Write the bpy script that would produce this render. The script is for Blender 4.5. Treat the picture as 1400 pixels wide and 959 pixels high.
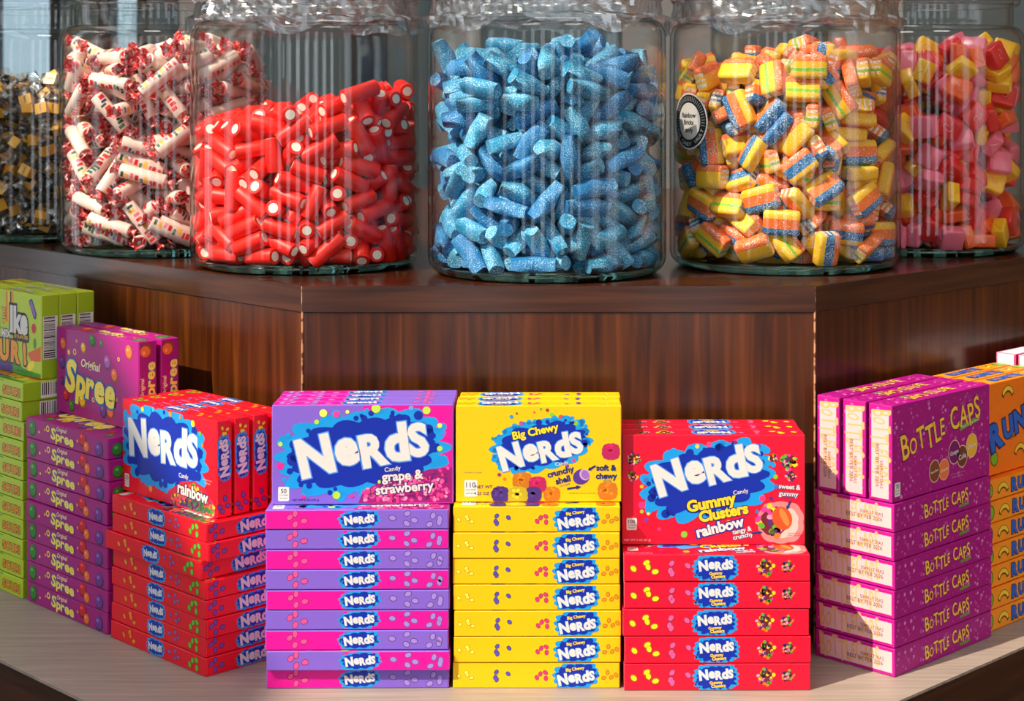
import bpy, bmesh, math, random
import numpy as np
from mathutils import Vector, Matrix, Quaternion

for o in list(bpy.data.objects):
    bpy.data.objects.remove(o)
SC = bpy.context.scene
COL = SC.collection
PI = math.pi
R_ = math.radians

# ------------------------------------------------------------------ camera
F_PX, CX, CY = 2400.0, 770.0, 110.0          # focal length and principal point in the 1400x959 frame
SHELF_Z = 0.75                                # lower shelf top
CAM_Z = SHELF_Z + 0.551
TIER_Z = CAM_Z - 0.201                        # upper tier top
cam = bpy.data.cameras.new('camera')
cam.sensor_width = 36.0
cam.lens = F_PX / 1400 * 36
cam.shift_x = (700 - CX) / 1400
cam.shift_y = -(479.5 - CY) / 1400
cam.clip_start = 0.05
cam.dof.use_dof = True
cam.dof.focus_distance = 1.72
cam.dof.aperture_fstop = 13
camo = bpy.data.objects.new('camera', cam)
COL.objects.link(camo)
camo.location = (0, 0, CAM_Z)
camo.rotation_euler = (PI / 2, 0, 0)
SC.camera = camo

# ------------------------------------------------------------------ sky, sun, exposure
def lin(c):
    return tuple(((v / 255) / 12.92 if v / 255 <= 0.04045 else ((v / 255 + 0.055) / 1.055) ** 2.4) for v in c)

world = bpy.data.worlds.new('world')
SC.world = world
world.use_nodes = True
bg = world.node_tree.nodes['Background']
bg.inputs[0].default_value = (0.86, 0.93, 1.0, 1)
bg.inputs[1].default_value = 2.9
SUN_AZ, SUN_EL = 52.0, 46.0
sun = bpy.data.lights.new('sun', 'SUN')
sun.energy = 7.2
sun.color = (1.0, 0.86, 0.70)
sun.angle = R_(0.7)
suno = bpy.data.objects.new('sun', sun)
COL.objects.link(suno)
to_sun = Vector((-math.sin(R_(SUN_AZ)) * math.cos(R_(SUN_EL)), -math.cos(R_(SUN_AZ)) * math.cos(R_(SUN_EL)), math.sin(R_(SUN_EL))))
suno.rotation_euler = to_sun.to_track_quat('Z', 'Y').to_euler()
suno.location = to_sun * 9
SC.view_settings.view_transform = 'Standard'
SC.view_settings.look = 'None'
SC.view_settings.gamma = 1.0
SC.view_settings.use_curve_mapping = False
SC.view_settings.exposure = 0.0
SC.cycles.max_bounces = 10
SC.cycles.transparent_max_bounces = 40
SC.cycles.glossy_bounces = 5
SC.cycles.transmission_bounces = 8
SC.cycles.caustics_reflective = False
SC.cycles.caustics_refractive = False
SC.cycles.sample_clamp_indirect = 4.0

# ------------------------------------------------------------------ materials
MATS = {}
def nodes_of(name):
    m = bpy.data.materials.new(name)
    m.use_nodes = True
    nt = m.node_tree
    return m, nt, nt.nodes['Principled BSDF']

def plain(name, rgb, rough=0.45, coat=0.0, spec=0.5, metallic=0.0):
    if name in MATS: return MATS[name]
    m, nt, b = nodes_of(name)
    b.inputs['Base Color'].default_value = (*lin(rgb), 1)
    b.inputs['Roughness'].default_value = rough
    b.inputs['Coat Weight'].default_value = coat
    b.inputs['Coat Roughness'].default_value = 0.15
    b.inputs['Specular IOR Level'].default_value = spec
    b.inputs['Metallic'].default_value = metallic
    MATS[name] = m
    return m

def ink(rgb, rough=0.42):
    """printed cardboard colour"""
    return plain('ink_%d_%d_%d' % tuple(rgb), rgb, rough, 0.06, 0.35)

def noise_node(nt, scale, detail=3.0, stretch=None, coord='Object'):
    tc = nt.nodes.new('ShaderNodeTexCoord')
    mp = nt.nodes.new('ShaderNodeMapping')
    if stretch: mp.inputs['Scale'].default_value = stretch
    nz = nt.nodes.new('ShaderNodeTexNoise')
    nz.inputs['Scale'].default_value = scale
    nz.inputs['Detail'].default_value = detail
    nt.links.new(tc.outputs[coord], mp.inputs['Vector'])
    nt.links.new(mp.outputs[0], nz.inputs['Vector'])
    return nz

def ramp(nt, src, stops):
    r = nt.nodes.new('ShaderNodeValToRGB')
    el = r.color_ramp.elements
    while len(el) < len(stops): el.new(0.5)
    for e, (p, c) in zip(el, stops):
        e.position = p
        e.color = (*lin(c), 1)
    nt.links.new(src, r.inputs[0])
    return r

def bump(nt, b, src, strength, dist=0.001):
    bp = nt.nodes.new('ShaderNodeBump')
    bp.inputs['Strength'].default_value = strength
    bp.inputs['Distance'].default_value = dist
    nt.links.new(src, bp.inputs['Height'])
    nt.links.new(bp.outputs[0], b.inputs['Normal'])

def wood(name, stretch, dark, mid, light, rough=0.3):
    if name in MATS: return MATS[name]
    m, nt, b = nodes_of(name)
    n1 = noise_node(nt, 3.0, 6, stretch)
    n1.inputs['Distortion'].default_value = 0.6
    r = ramp(nt, n1.outputs[0], [(0.3, dark), (0.52, mid), (0.72, light)])
    nt.links.new(r.outputs[0], b.inputs['Base Color'])
    b.inputs['Roughness'].default_value = rough
    b.inputs['Specular IOR Level'].default_value = 0.3
    b.inputs['Coat Weight'].default_value = 0.25
    b.inputs['Coat Roughness'].default_value = 0.12
    bump(nt, b, n1.outputs[0], 0.12, 0.0006)
    MATS[name] = m
    return m

WD, WM, WL = (44, 17, 4), (72, 33, 8), (96, 49, 13)
wood_v = wood('mahogany_vertical_grain', (30, 30, 1.4), WD, WM, WL, 0.3)
wood_h = wood('mahogany_edge_grain', (2.0, 2.0, 40), (40, 18, 10), (62, 32, 18), (80, 44, 26), 0.32)
wood_t = wood('mahogany_top', (2.0, 20, 8), WD, (66, 27, 13), (90, 42, 20), 0.22)

def laminate():
    m, nt, b = nodes_of('grey_laminate')
    n1 = noise_node(nt, 6.0, 5, (1.5, 30, 30))
    r = ramp(nt, n1.outputs[0], [(0.3, (138, 125, 115)), (0.5, (152, 138, 127)), (0.7, (164, 150, 139))])
    nt.links.new(r.outputs[0], b.inputs['Base Color'])
    b.inputs['Roughness'].default_value = 0.5
    bump(nt, b, n1.outputs[0], 0.1, 0.0004)
    return m
lam = laminate()

def glass_mat(name, tint, edge_tint, base=0.04, power=5.0, rough=0.0):
    """thin clear sheet: lets light straight through, mirrors more at grazing angles"""
    m = bpy.data.materials.new(name)
    m.use_nodes = True
    nt = m.node_tree
    nt.nodes.clear()
    out = nt.nodes.new('ShaderNodeOutputMaterial')
    lw = nt.nodes.new('ShaderNodeLayerWeight'); lw.inputs[0].default_value = 0.5
    pw = nt.nodes.new('ShaderNodeMath'); pw.operation = 'POWER'; pw.inputs[1].default_value = power
    nt.links.new(lw.outputs['Facing'], pw.inputs[0])
    ma = nt.nodes.new('ShaderNodeMath'); ma.operation = 'MULTIPLY_ADD'
    ma.inputs[1].default_value = 1 - base; ma.inputs[2].default_value = base
    nt.links.new(pw.outputs[0], ma.inputs[0])
    p3 = nt.nodes.new('ShaderNodeMath'); p3.operation = 'POWER'; p3.inputs[1].default_value = 6
    nt.links.new(lw.outputs['Facing'], p3.inputs[0])
    mc = nt.nodes.new('ShaderNodeMix'); mc.data_type = 'RGBA'
    mc.inputs[6].default_value = (*tint, 1); mc.inputs[7].default_value = (*edge_tint, 1)
    nt.links.new(p3.outputs[0], mc.inputs[0])
    tr = nt.nodes.new('ShaderNodeBsdfTransparent')
    nt.links.new(mc.outputs[2], tr.inputs[0])
    gl = nt.nodes.new('ShaderNodeBsdfGlossy'); gl.inputs['Roughness'].default_value = rough
    mx = nt.nodes.new('ShaderNodeMixShader')
    nt.links.new(ma.outputs[0], mx.inputs[0]); nt.links.new(tr.outputs[0], mx.inputs[1]); nt.links.new(gl.outputs[0], mx.inputs[2])
    nt.links.new(mx.outputs[0], out.inputs[0])
    return m
jar_glass = glass_mat('jar_glass', (0.99, 0.995, 0.99), (0.40, 0.56, 0.54), 0.028)
pane_glass = glass_mat('window_glass', (0.97, 0.99, 0.99), (0.7, 0.8, 0.8), 0.05)
tinted_glass = glass_mat('tinted_window_glass', (0.17, 0.22, 0.24), (0.1, 0.14, 0.15), 0.05)  # tint added to dim the overbright sky in the back windows
film_mat = glass_mat('cling_film', (0.90, 0.89, 0.89), (0.6, 0.6, 0.6), 0.26, 2.0, 0.2)
wrap_mat = glass_mat('clear_wrapper', (0.92, 0.88, 0.80), (0.7, 0.62, 0.5), 0.22, 1.6, 0.18)

def thick_glass():
    m, nt, b = nodes_of('green_base_glass')
    b.inputs['Base Color'].default_value = (0.20, 0.50, 0.42, 1)
    b.inputs['Roughness'].default_value = 0.02
    b.inputs['Transmission Weight'].default_value = 1.0
    b.inputs['IOR'].default_value = 1.48
    return m
base_glass = thick_glass()

def sugar(name, rgb, amount=0.56, white=(232, 240, 245), rough=0.55, sss=0.0, scale=900):
    """candy under a coat of sugar crystals"""
    if name in MATS: return MATS[name]
    m, nt, b = nodes_of(name)
    n1 = noise_node(nt, scale, 2.0)
    n2 = noise_node(nt, 70, 2.0)
    ad = nt.nodes.new('ShaderNodeMath'); ad.operation = 'MULTIPLY_ADD'; ad.inputs[1].default_value = 0.35
    nt.links.new(n2.outputs[0], ad.inputs[0]); nt.links.new(n1.outputs[0], ad.inputs[2])
    r = ramp(nt, ad.outputs[0], [(amount + 0.11, rgb), (amount + 0.23, white)])
    nt.links.new(r.outputs[0], b.inputs['Base Color'])
    b.inputs['Roughness'].default_value = rough
    bump(nt, b, n1.outputs[0], 0.5, 0.0012)
    MATS[name] = m
    return m

# ------------------------------------------------------------------ scene helpers
def link(o, parent=None):
    COL.objects.link(o)
    if parent is not None: o.parent = parent
    return o

def mesh_of(name, verts, faces, mats, fm=None, smooth=None):
    me = bpy.data.meshes.new(name)
    me.from_pydata([tuple(v) for v in verts], [], [tuple(f) for f in faces])
    for m in (mats if isinstance(mats, (list, tuple)) else [mats]): me.materials.append(m)
    if fm is not None: me.polygons.foreach_set('material_index', list(fm))
    if smooth is True: me.polygons.foreach_set('use_smooth', [True] * len(faces))
    elif smooth: me.polygons.foreach_set('use_smooth', list(smooth))
    me.update()
    return me

def obj(name, me, parent=None, label=None, cat=None, group=None, kind=None):
    o = link(bpy.data.objects.new(name, me), parent)
    tag(o, label, cat, group, kind)
    return o

def tag(o, label=None, cat=None, group=None, kind=None):
    if label: o['label'] = label
    if cat: o['category'] = cat
    if group: o['group'] = group
    if kind: o['kind'] = kind
    return o

def empty(name, loc=(0, 0, 0), label=None, cat=None, group=None):
    o = link(bpy.data.objects.new(name, None))
    o.empty_display_size = 0.02
    o.location = loc
    return tag(o, label, cat, group)

def copy_tree(o, parent=None):
    c = o.copy()
    COL.objects.link(c)
    c.parent = parent
    for ch in o.children:
        copy_tree(ch, c)
    return c

def box_vf(x0, x1, y0, y1, z0, z1):
    v = [(x0, y0, z0), (x1, y0, z0), (x1, y1, z0), (x0, y1, z0), (x0, y0, z1), (x1, y0, z1), (x1, y1, z1), (x0, y1, z1)]
    f = [(0, 3, 2, 1), (4, 5, 6, 7), (0, 1, 5, 4), (1, 2, 6, 5), (2, 3, 7, 6), (3, 0, 4, 7)]
    return v, f

class MB:
    """collects solids into one mesh"""
    def __init__(s): s.v, s.f, s.m, s.s = [], [], [], []
    def add(s, v, f, mi=0, smooth=False):
        b = len(s.v); s.v += [tuple(p) for p in v]
        s.f += [tuple(i + b for i in q) for q in f]; s.m += [mi] * len(f); s.s += [smooth] * len(f)
        return s
    def box(s, *a, mi=0): return s.add(*box_vf(*a), mi)
    def prism(s, poly, z0, z1, mi=0):
        n = len(poly)
        v = [(x, y, z0) for x, y in poly] + [(x, y, z1) for x, y in poly]
        f = [tuple(range(n))[::-1], tuple(range(n, 2 * n))] + [(i, (i + 1) % n, (i + 1) % n + n, i + n) for i in range(n)]
        return s.add(v, f, mi)
    def lathe(s, prof, seg, mi=0, smooth=True, axis='z', close=False):
        v, f = [], []
        for r, h in prof:
            for k in range(seg):
                a = 2 * PI * k / seg
                p = (r * math.cos(a), r * math.sin(a), h)
                v.append(p if axis == 'z' else (p[2], p[0], p[1]))
        n = len(prof)
        for i in range(n - 1 + (1 if close else 0)):
            for k in range(seg):
                a, b2 = i * seg + k, i * seg + (k + 1) % seg
                j = (i + 1) % n
                c, d = j * seg + (k + 1) % seg, j * seg + k
                f.append((a, b2, c, d))
        return s.add(v, f, mi, smooth)
    def mesh(s, name, mats): return mesh_of(name, s.v, s.f, mats, s.m, s.s)

def bevel_box(name, sx, sy, sz, bev, seg, mats, pick=None, smooth=True):
    bm = bmesh.new()
    bmesh.ops.create_cube(bm, size=1.0)
    for v in bm.verts: v.co = Vector((v.co.x * sx, v.co.y * sy, v.co.z * sz))
    bmesh.ops.bevel(bm, geom=list(bm.edges), offset=bev, segments=seg, affect='EDGES', profile=0.5)
    bm.normal_update()
    for f in bm.faces:
        f.smooth = smooth
        if pick: f.material_index = pick(f.normal, f.calc_center_median())
    me = bpy.data.meshes.new(name)
    bm.to_mesh(me); bm.free()
    for m in mats: me.materials.append(m)
    return me

# ------------------------------------------------------------------ lettering
TEXT_CACHE = {}
def text_geom(s, bold=0.0):
    key = (s, bold)
    if key in TEXT_CACHE: return TEXT_CACHE[key]
    cu = bpy.data.curves.new('lettering', 'FONT')
    cu.body = s
    cu.size = 1.0
    cu.offset = bold
    cu.resolution_u = 3
    cu.fill_mode = 'FRONT'
    o = bpy.data.objects.new('lettering_tmp', cu)
    COL.objects.link(o)
    dg = bpy.context.evaluated_depsgraph_get()
    me = bpy.data.meshes.new_from_object(o.evaluated_get(dg))
    v = np.array([(p.co.x, p.co.y) for p in me.vertices]) if len(me.vertices) else np.zeros((0, 2))
    f = [tuple(p.vertices) for p in me.polygons]
    bpy.data.objects.remove(o); bpy.data.curves.remove(cu); bpy.data.meshes.remove(me)
    if len(v): v[:, 0] -= v[:, 0].min()
    v = v / 0.727
    TEXT_CACHE[key] = (v, f)
    return v, f

class Print:
    """flat print on a carton face, in millimetres from the face centre; pieces grouped by name"""
    def __init__(s, origin, u, v, ext=(1e6, 1e6)):
        s.ext = ext
        s.o, s.u, s.v = Vector(origin), Vector(u), Vector(v)
        s.n = s.u.cross(s.v)
        s.g = {}
        s.part = 'logo'
    def put(s, pts, faces, rgb, layer):
        g = s.g.setdefault(s.part, dict(v=[], f=[], m=[], mats=[]))
        m = ink(rgb)
        if m not in g['mats']: g['mats'].append(m)
        mi = g['mats'].index(m)
        b = len(g['v'])
        h = 0.10 + 0.05 * layer
        for x, y in pts:
            x, y = max(-s.ext[0], min(s.ext[0], x)), max(-s.ext[1], min(s.ext[1], y))
            g['v'].append((s.o + s.u * x + s.v * y + s.n * h) / 1000)
        for f in faces:
            g['f'].append(tuple(i + b for i in f)); g['m'].append(mi)
    def poly(s, pts, rgb, layer=0):
        s.put(pts, [tuple(range(len(pts)))], rgb, layer)
    def rect(s, x0, y0, x1, y1, rgb, layer=0):
        s.poly([(x0, y0), (x1, y0), (x1, y1), (x0, y1)], rgb, layer)
    def rrect(s, x0, y0, x1, y1, r, rgb, layer=0):
        pts = []
        for cx, cy, a in ((x1 - r, y0 + r, -90), (x1 - r, y1 - r, 0), (x0 + r, y1 - r, 90), (x0 + r, y0 + r, 180)):
            for k in range(4):
                t = R_(a + 30 * k); pts.append((cx + r * math.cos(t), cy + r * math.sin(t)))
        s.poly(pts, rgb, layer)
    def ell(s, cx, cy, rx, ry, rgb, layer=0, rot=0, n=14):
        c, q = math.cos(R_(rot)), math.sin(R_(rot))
        pts = []
        for k in range(n):
            t = 2 * PI * k / n
            x, y = rx * math.cos(t), ry * math.sin(t)
            pts.append((cx + x * c - y * q, cy + x * q + y * c))
        s.poly(pts, rgb, layer)
    def ring(s, cx, cy, r0, r1, rgb, layer=0, n=16):
        pts = [(cx + r * math.cos(2 * PI * k / n), cy + r * math.sin(2 * PI * k / n)) for r in (r0, r1) for k in range(n)]
        s.put(pts, [(k, (k + 1) % n, (k + 1) % n + n, k + n) for k in range(n)], rgb, layer)
    def cloud(s, cx, cy, rx, ry, rgb, layer=0, rot=0, bumps=18, amp=0.1, seed=1, lim=None):
        rd = random.Random(seed)
        ph = [rd.uniform(0.6, 1.3) for _ in range(bumps)]
        c, q = math.cos(R_(rot)), math.sin(R_(rot))
        pts = [(cx, cy)]
        n = bumps * 6
        for k in range(n):
            t = 2 * PI * k / n
            b = k // 6
            r = 1 - amp / 2 + amp * ph[b] * abs(math.sin(PI * (k % 6) / 6))
            ct, st = math.cos(t), math.sin(t)
            e = (abs(ct) ** 2.7 + abs(st) ** 2.7) ** (-1 / 2.7)
            x, y = rx * r * e * ct, ry * r * e * st
            X, Y = cx + x * c - y * q, cy + x * q + y * c
            if lim: X, Y = max(-lim[0], min(lim[0], X)), max(-lim[1], min(lim[1], Y))
            pts.append((X, Y))
        s.put(pts, [(0, k + 1, (k + 1) % n + 1) for k in range(n)], rgb, layer)
    def text(s, t, cx, cy, rgb, h=None, w=None, bold=0.0, rot=0, shear=0.0, layer=3, outline=None, ob=0.05, stretch=1.0):
        v, f = text_geom(t, bold)
        if not len(v): return
        wid = v[:, 0].max()
        if h is None: h = w / wid
        sx = h * stretch if w is None else w / wid
        c, q = math.cos(R_(rot)), math.sin(R_(rot))
        def place(v):
            x = (v[:, 0] - wid / 2) * sx + shear * v[:, 1] * h
            y = (v[:, 1] - 0.5) * h
            return np.stack([cx + x * c - y * q, cy + x * q + y * c], 1)
        if outline:
            v2, f2 = text_geom(t, bold + ob)
            v2 = v2.copy(); v2[:, 0] += (wid - v2[:, 0].max()) / 2
            s.put(place(v2), f2, outline, layer - 1)
        s.put(place(v), f, rgb, layer)
    def letters(s, spec, cx, cy, w, rgb, rot=0, bold=0.03, layer=4, outline=None, ob=0.03, gap=0.04, wide=1.0):
        """spec: (char, height, foot, turn) one after another, fitted to width w; heights and feet in units of the tallest letter"""
        x = 0; place = []
        for ch, hh, foot, tr, *kern in spec:
            v, f = text_geom(ch, bold)
            if kern: x += kern[0]
            lo, hi = v[:, 1].min(), v[:, 1].max()
            k = hh / (hi - lo)
            wd = v[:, 0].max() * k * wide
            place.append((ch, x + wd / 2, foot + hh / 2, k, tr, (lo + hi) / 2, v[:, 0].max() / 2))
            x += wd + gap
        K = w / (x - gap)
        c, q = math.cos(R_(rot)), math.sin(R_(rot))
        for ch, px, py, k, tr, my, mx in place:
            lx, ly = (px - (x - gap) / 2) * K, (py - 0.5) * K
            X, Y = cx + lx * c - ly * q, cy + lx * q + ly * c
            ct, st_ = math.cos(R_(rot + tr)), math.sin(R_(rot + tr))
            def put(b, col, lay):
                v, f = text_geom(ch, b)
                off = (v[:, 0].max() - 2 * mx) / 2
                a, e = (v[:, 0] - mx - off) * k * K * wide, (v[:, 1] - my) * k * K
                s.put(np.stack([X + a * ct - e * st_, Y + a * st_ + e * ct], 1), f, col, lay)
            if outline: put(bold + ob, outline, layer - 1)
            put(bold, rgb, layer)
    def build(s, parent):
        made = {}
        for name, g in sorted(s.g.items(), key=lambda t: t[0] != 'logo_splash'):
            me = mesh_of(name, g['v'], g['f'], g['mats'], g['m'])
            up = made.get('logo_splash', parent) if name == 'logo_lettering' else parent
            made[name] = obj(name, me, up)
            if name in ('printed_pebbles', 'printed_dots', 'printed_bubbles', 'candy_picture', 'fruit_picture', 'small_print', 'barcode', 'colour_stripes', 'border_line', 'date_code', 'callout_lettering', 'flavour_lettering', 'nutrition_label'):
                made[name]['kind'] = 'stuff'

def faces_of(L, H, T):
    """print frames of a carton standing upright: front main face, both long sides, both ends"""
    return dict(main=((0, -T / 2, H / 2), (1, 0, 0), (0, 0, 1), (L / 2 - .6, H / 2 - .6)),
                low=((0, 0, 0), (1, 0, 0), (0, -1, 0), (L / 2 - .6, T / 2 - .6)),
                top=((0, 0, H), (-1, 0, 0), (0, -1, 0), (L / 2 - .6, T / 2 - .6)),
                right=((L / 2, 0, H / 2), (0, 0, 1), (0, -1, 0), (H / 2 - .6, T / 2 - .6)),
                left=((-L / 2, 0, H / 2), (0, 0, -1), (0, -1, 0), (H / 2 - .6, T / 2 - .6)))

CREAM = (238, 226, 214)
def carton(L, H, T, face_rgb, end_rgb=None, side_rgb=None, flap_edge=CREAM):
    """a closed tuck-end carton, upright, origin at the middle of its base, sizes in mm"""
    root = bpy.data.objects.new('candy_box', None)
    COL.objects.link(root)
    root.empty_display_size = 0.02
    end_rgb = end_rgb or face_rgb; side_rgb = side_rgb or face_rgb
    mats = [ink(face_rgb), ink(side_rgb), ink(end_rgb)]
    pick = lambda n, c: 2 if abs(n.x) > 0.8 else (1 if abs(n.z) > 0.8 else 0)
    me = bevel_box('carton_body', L / 1000, T / 1000, H / 1000, 0.0006, 1, mats, pick, False)
    b = obj('carton_body', me, root)
    b.location.z = H / 2000
    for sx in (-1, 1):
        # tuck flap: a card panel on the end, its cut edge pale
        x0, x1 = (L / 2 - 0.02) * sx, (L / 2 + 0.08) * sx
        v, f = box_vf(min(x0, x1) / 1000, max(x0, x1) / 1000, -(T / 2 - 0.9) / 1000, (T / 2 - 0.5) / 1000, 0.0012, (H - 1.2) / 1000)
        face = 5 if sx < 0 else 3
        me = mesh_of('end_flap', v, f, [ink(flap_edge), ink(end_rgb)], [1 if i == face else 0 for i in range(6)])
        obj('end_flap', me, root)
    return root

# lettering and print of each product ------------------------------------------------------
WHITE = (222, 214, 209)
LBLUE, DBLUE, OUTL = (20, 150, 222), (10, 40, 160), (86, 150, 232)
NERD = [('N', 1.0, 0.0, 5), ('e', 0.70, 0.14, 2, 0.05), ('R', 0.84, 0.02, 3, 0.02), ('d', 0.98, 0.06, -1, -0.07), ('S', 0.86, 0.10, -1, -0.01)]

def blob_logo(P, cx, cy, w, h, rot, seed, lim=None, text_w=0.74, dy=0.0, layer=0, bumps=22):
    P.part = 'logo_splash'
    P.cloud(cx, cy, w / 2, h / 2, LBLUE, layer, rot, bumps, 0.14, seed, lim)
    P.cloud(cx, cy, w / 2 * 0.87, h / 2 * 0.80, DBLUE, layer + 1, rot, bumps - 2, 0.15, seed + 3, lim)
    rd = random.Random(seed)
    for _ in range(46 if w > 60 else 16):
        a = rd.uniform(0, 2 * PI); k = rd.uniform(0.80, 1.04); r = rd.uniform(0.012, 0.034) * w
        ct, sn = math.cos(a), math.sin(a); e = (abs(ct) ** 2.7 + abs(sn) ** 2.7) ** (-1 / 2.7)
        x, y = w / 2 * k * e * ct, h / 2 * k * e * sn
        X, Y = cx + x * math.cos(R_(rot)) - y * math.sin(R_(rot)), cy + x * math.sin(R_(rot)) + y * math.cos(R_(rot))
        if lim and (abs(X) > lim[0] - r or abs(Y) > lim[1] - r): continue
        P.ell(X, Y, r, r, DBLUE if k < 0.93 else LBLUE, layer + (2 if k < 0.93 else 0), n=10)
    P.part = 'logo_lettering'
    P.letters(NERD, cx, cy + dy, w * text_w, WHITE, rot, 0.05, layer + 4, OUTL, 0.025, 0.01, 0.94)

def dots(P, pts, layer=2):
    P.part = 'printed_dots'
    for x, y, r, c in pts: P.ell(x, y, r, r, c, layer, n=12)

def sprinkle(P, x, y, rgb, k=1.0, seed=0, layer=1, dark=None, n=4):
    """a few loose candy pebbles"""
    P.part = 'printed_pebbles'
    rd = random.Random(seed)
    for i in range(n):
        px, py = x + rd.uniform(-9, 9) * k, y + (i - (n - 1) / 2) * 2.4 * k + rd.uniform(-1, 1) * k
        a = rd.uniform(0, 180)
        P.ell(px, py, 3.0 * k, 2.3 * k, dark or tuple(int(c * 0.45) for c in rgb), layer, a, 10)
        P.ell(px, py, 2.5 * k, 1.8 * k, rgb, layer + 1, a, 10)

def facts(P, x, y, num, w=9, h=12):
    P.part = 'nutrition_label'
    P.rrect(x, y, x + w, y + h, 1.2, (226, 222, 220), 2)
    P.text(num, x + w / 2, y + h * 0.72, (20, 20, 30), h=h * 0.32, bold=0.01, layer=3)
    P.text('CALORIES', x + w / 2, y + h * 0.42, (20, 20, 30), w=w * 0.8, layer=3)
    P.text('PER BOX', x + w / 2, y + h * 0.2, (20, 20, 30), w=w * 0.7, layer=3)

def pebble_pile(P, x0, x1, y0, topf, cols, n, seed, r=2.2, layer=2):
    P.part = 'candy_picture'
    rd = random.Random(seed)
    for _ in range(n):
        x = rd.uniform(x0, x1); y = rd.uniform(y0, max(y0 + 1, topf(x)))
        a = rd.uniform(0, 180); c = rd.choice(cols)
        q = rd.uniform(0.7, 1.15)
        P.ell(x, y, r * q, r * q * 0.75, c, layer + rd.choice((0, 1)), a, 8)

def design_grape():
    L, H, T = 165, 91, 17.5
    PUR, PNK = (128, 94, 200), (234, 10, 150)
    root = carton(L, H, T, PUR, PNK)
    fr = faces_of(L, H, T)
    P = Print(*fr['main'])
    P.part = 'pink_panel'; P.poly([(L / 2 - 1, H / 2 - 1), (0, H / 2 - 1), (10, 0), (2, -H / 2 + 1), (L / 2 - 1, -H / 2 + 1)], PNK, 0)
    blob_logo(P, 0, 2, 150, 74, 8, 4, (L / 2 - 1, H / 2 - 1), 0.80, 3, 1, 18)
    P.text('Candy', 27, -13, WHITE, h=4.2, rot=8, layer=5, bold=0.01)
    P.part = 'candy_picture'
    P.poly([(-4, -44), (0, -34), (14, -26), (36, -22), (60, -14), (81, -12), (81, -44)], (150, 20, 110), 3)
    pebble_pile(P, 0, 79, -42, lambda x: -34 + (x + 4) * 0.26, [(250, 90, 160), (240, 50, 140), (255, 150, 190), (120, 30, 110), (225, 60, 130)], 190, 5, 2.3, 4)
    P.part = 'flavour_lettering'
    P.text('grape &', 36, -19, WHITE, h=8.6, rot=4, bold=0.03, layer=8, outline=(70, 20, 110), ob=0.07)
    P.text('strawberry', 38, -30, WHITE, h=8.6, rot=5, bold=0.03, layer=8, outline=(70, 20, 110), ob=0.07)
    P.text('NATURALLY AND ARTIFICIALLY FLAVORED', 44, -38, (40, 10, 50), w=44, layer=8)
    P.text('ENLARGED TO SHOW TEXTURE', 69, -18, (40, 10, 50), w=16, layer=8)
    P.text('NET WT 5 OZ (141 g)', -52, -41, (40, 20, 90), w=24, layer=3, bold=0.01)
    facts(P, -77, -42, '50', 10, 13)
    dots(P, [(-36, 38, 3.6, (245, 235, 90)), (-24, 37, 3.2, (240, 60, 160)), (-14, 39, 1.8, (235, 235, 110)), (-42, 30, 2.2, (170, 220, 60)),
             (58, 40, 3.6, (190, 220, 70)), (44, 42, 2.2, (90, 160, 230)), (70, 26, 2.2, (235, 235, 90)), (74, 18, 1.8, (130, 110, 210)),
             (-75, 10, 2.2, (185, 215, 90)), (-68, 18, 2.4, (20, 150, 222)), (-75, -10, 3.4, (243, 40, 150)), (-24, -37, 3.6, (180, 215, 60)),
             (-10, -38, 1.6, (243, 40, 150)), (15, -25, 1.6, (180, 230, 90)), (-54, -38, 2, (243, 40, 150)), (12, 42, 4.2, (190, 220, 70)), (-8, 26, 4, DBLUE), (70, 5, 2.6, (180, 215, 80))], 6)
    P.build(root)
    for k, (face, a, b) in enumerate((('low', PNK, PUR), ('top', PUR, PNK))):
        P = Print(*fr[face])
        P.part = 'colour_panels'
        P.rect(-L / 2 + 0.7, -T / 2 + 0.7, -12, T / 2 - 0.7, a, 0); P.rect(-12, -T / 2 + 0.7, L / 2 - 0.7, T / 2 - 0.7, b, 0)
        blob_logo(P, 2, 0, 36, T - 1, 4, 8, (L / 2, T / 2 - 0.7), 0.76, 0, 1, 14)
        sprinkle(P, -50, 0, (250, 80, 150), 1.2, 3, 1)
        sprinkle(P, 42, 0, (160, 130, 215), 1.2, 5, 1)
        sprinkle(P, 66, 0, (160, 130, 215), 1.2, 9, 1)
        P.build(root)
    for e in ('left', 'right'):
        P = Print(*fr[e]); blob_logo(P, 0, 0, 40, T - 2, 0, 8, (H / 2, T / 2 - 0.7), 0.76, 0, 0, 14); P.build(root)
    return root, (L, H, T)

def candy_ball(P, x, y, r, c, layer=3):
    P.part = 'candy_picture'
    P.cloud(x, y, r, r * 0.92, tuple(int(v * 0.8) for v in c), layer, 0, 12, 0.06, int(x + 99))
    rd = random.Random(int(x * 3 + y))
    for _ in range(9):
        a, q = rd.uniform(0, 6.28), rd.uniform(0, 0.65) * r
        P.ell(x + q * math.cos(a) - r * .12, y + q * math.sin(a) + r * .14, r * 0.2, r * 0.16, c, layer + 1, 0, 8)

def arrow(P, x, y, dx, dy, rgb, layer=5):
    P.part = 'callout_lettering'
    l = math.hypot(dx, dy); ux, uy = dx / l, dy / l; nx, ny = -uy, ux
    P.poly([(x + nx * .9, y + ny * .9), (x - nx * .9, y - ny * .9), (x + ux * l * .65 - nx * .9, y + uy * l * .65 - ny * .9), (x + ux * l * .65 - nx * 2, y + uy * l * .65 - ny * 2),
            (x + dx, y + dy), (x + ux * l * .65 + nx * 2, y + uy * l * .65 + ny * 2), (x + ux * l * .65 + nx * .9, y + uy * l * .65 + ny * .9)], rgb, layer)

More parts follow.
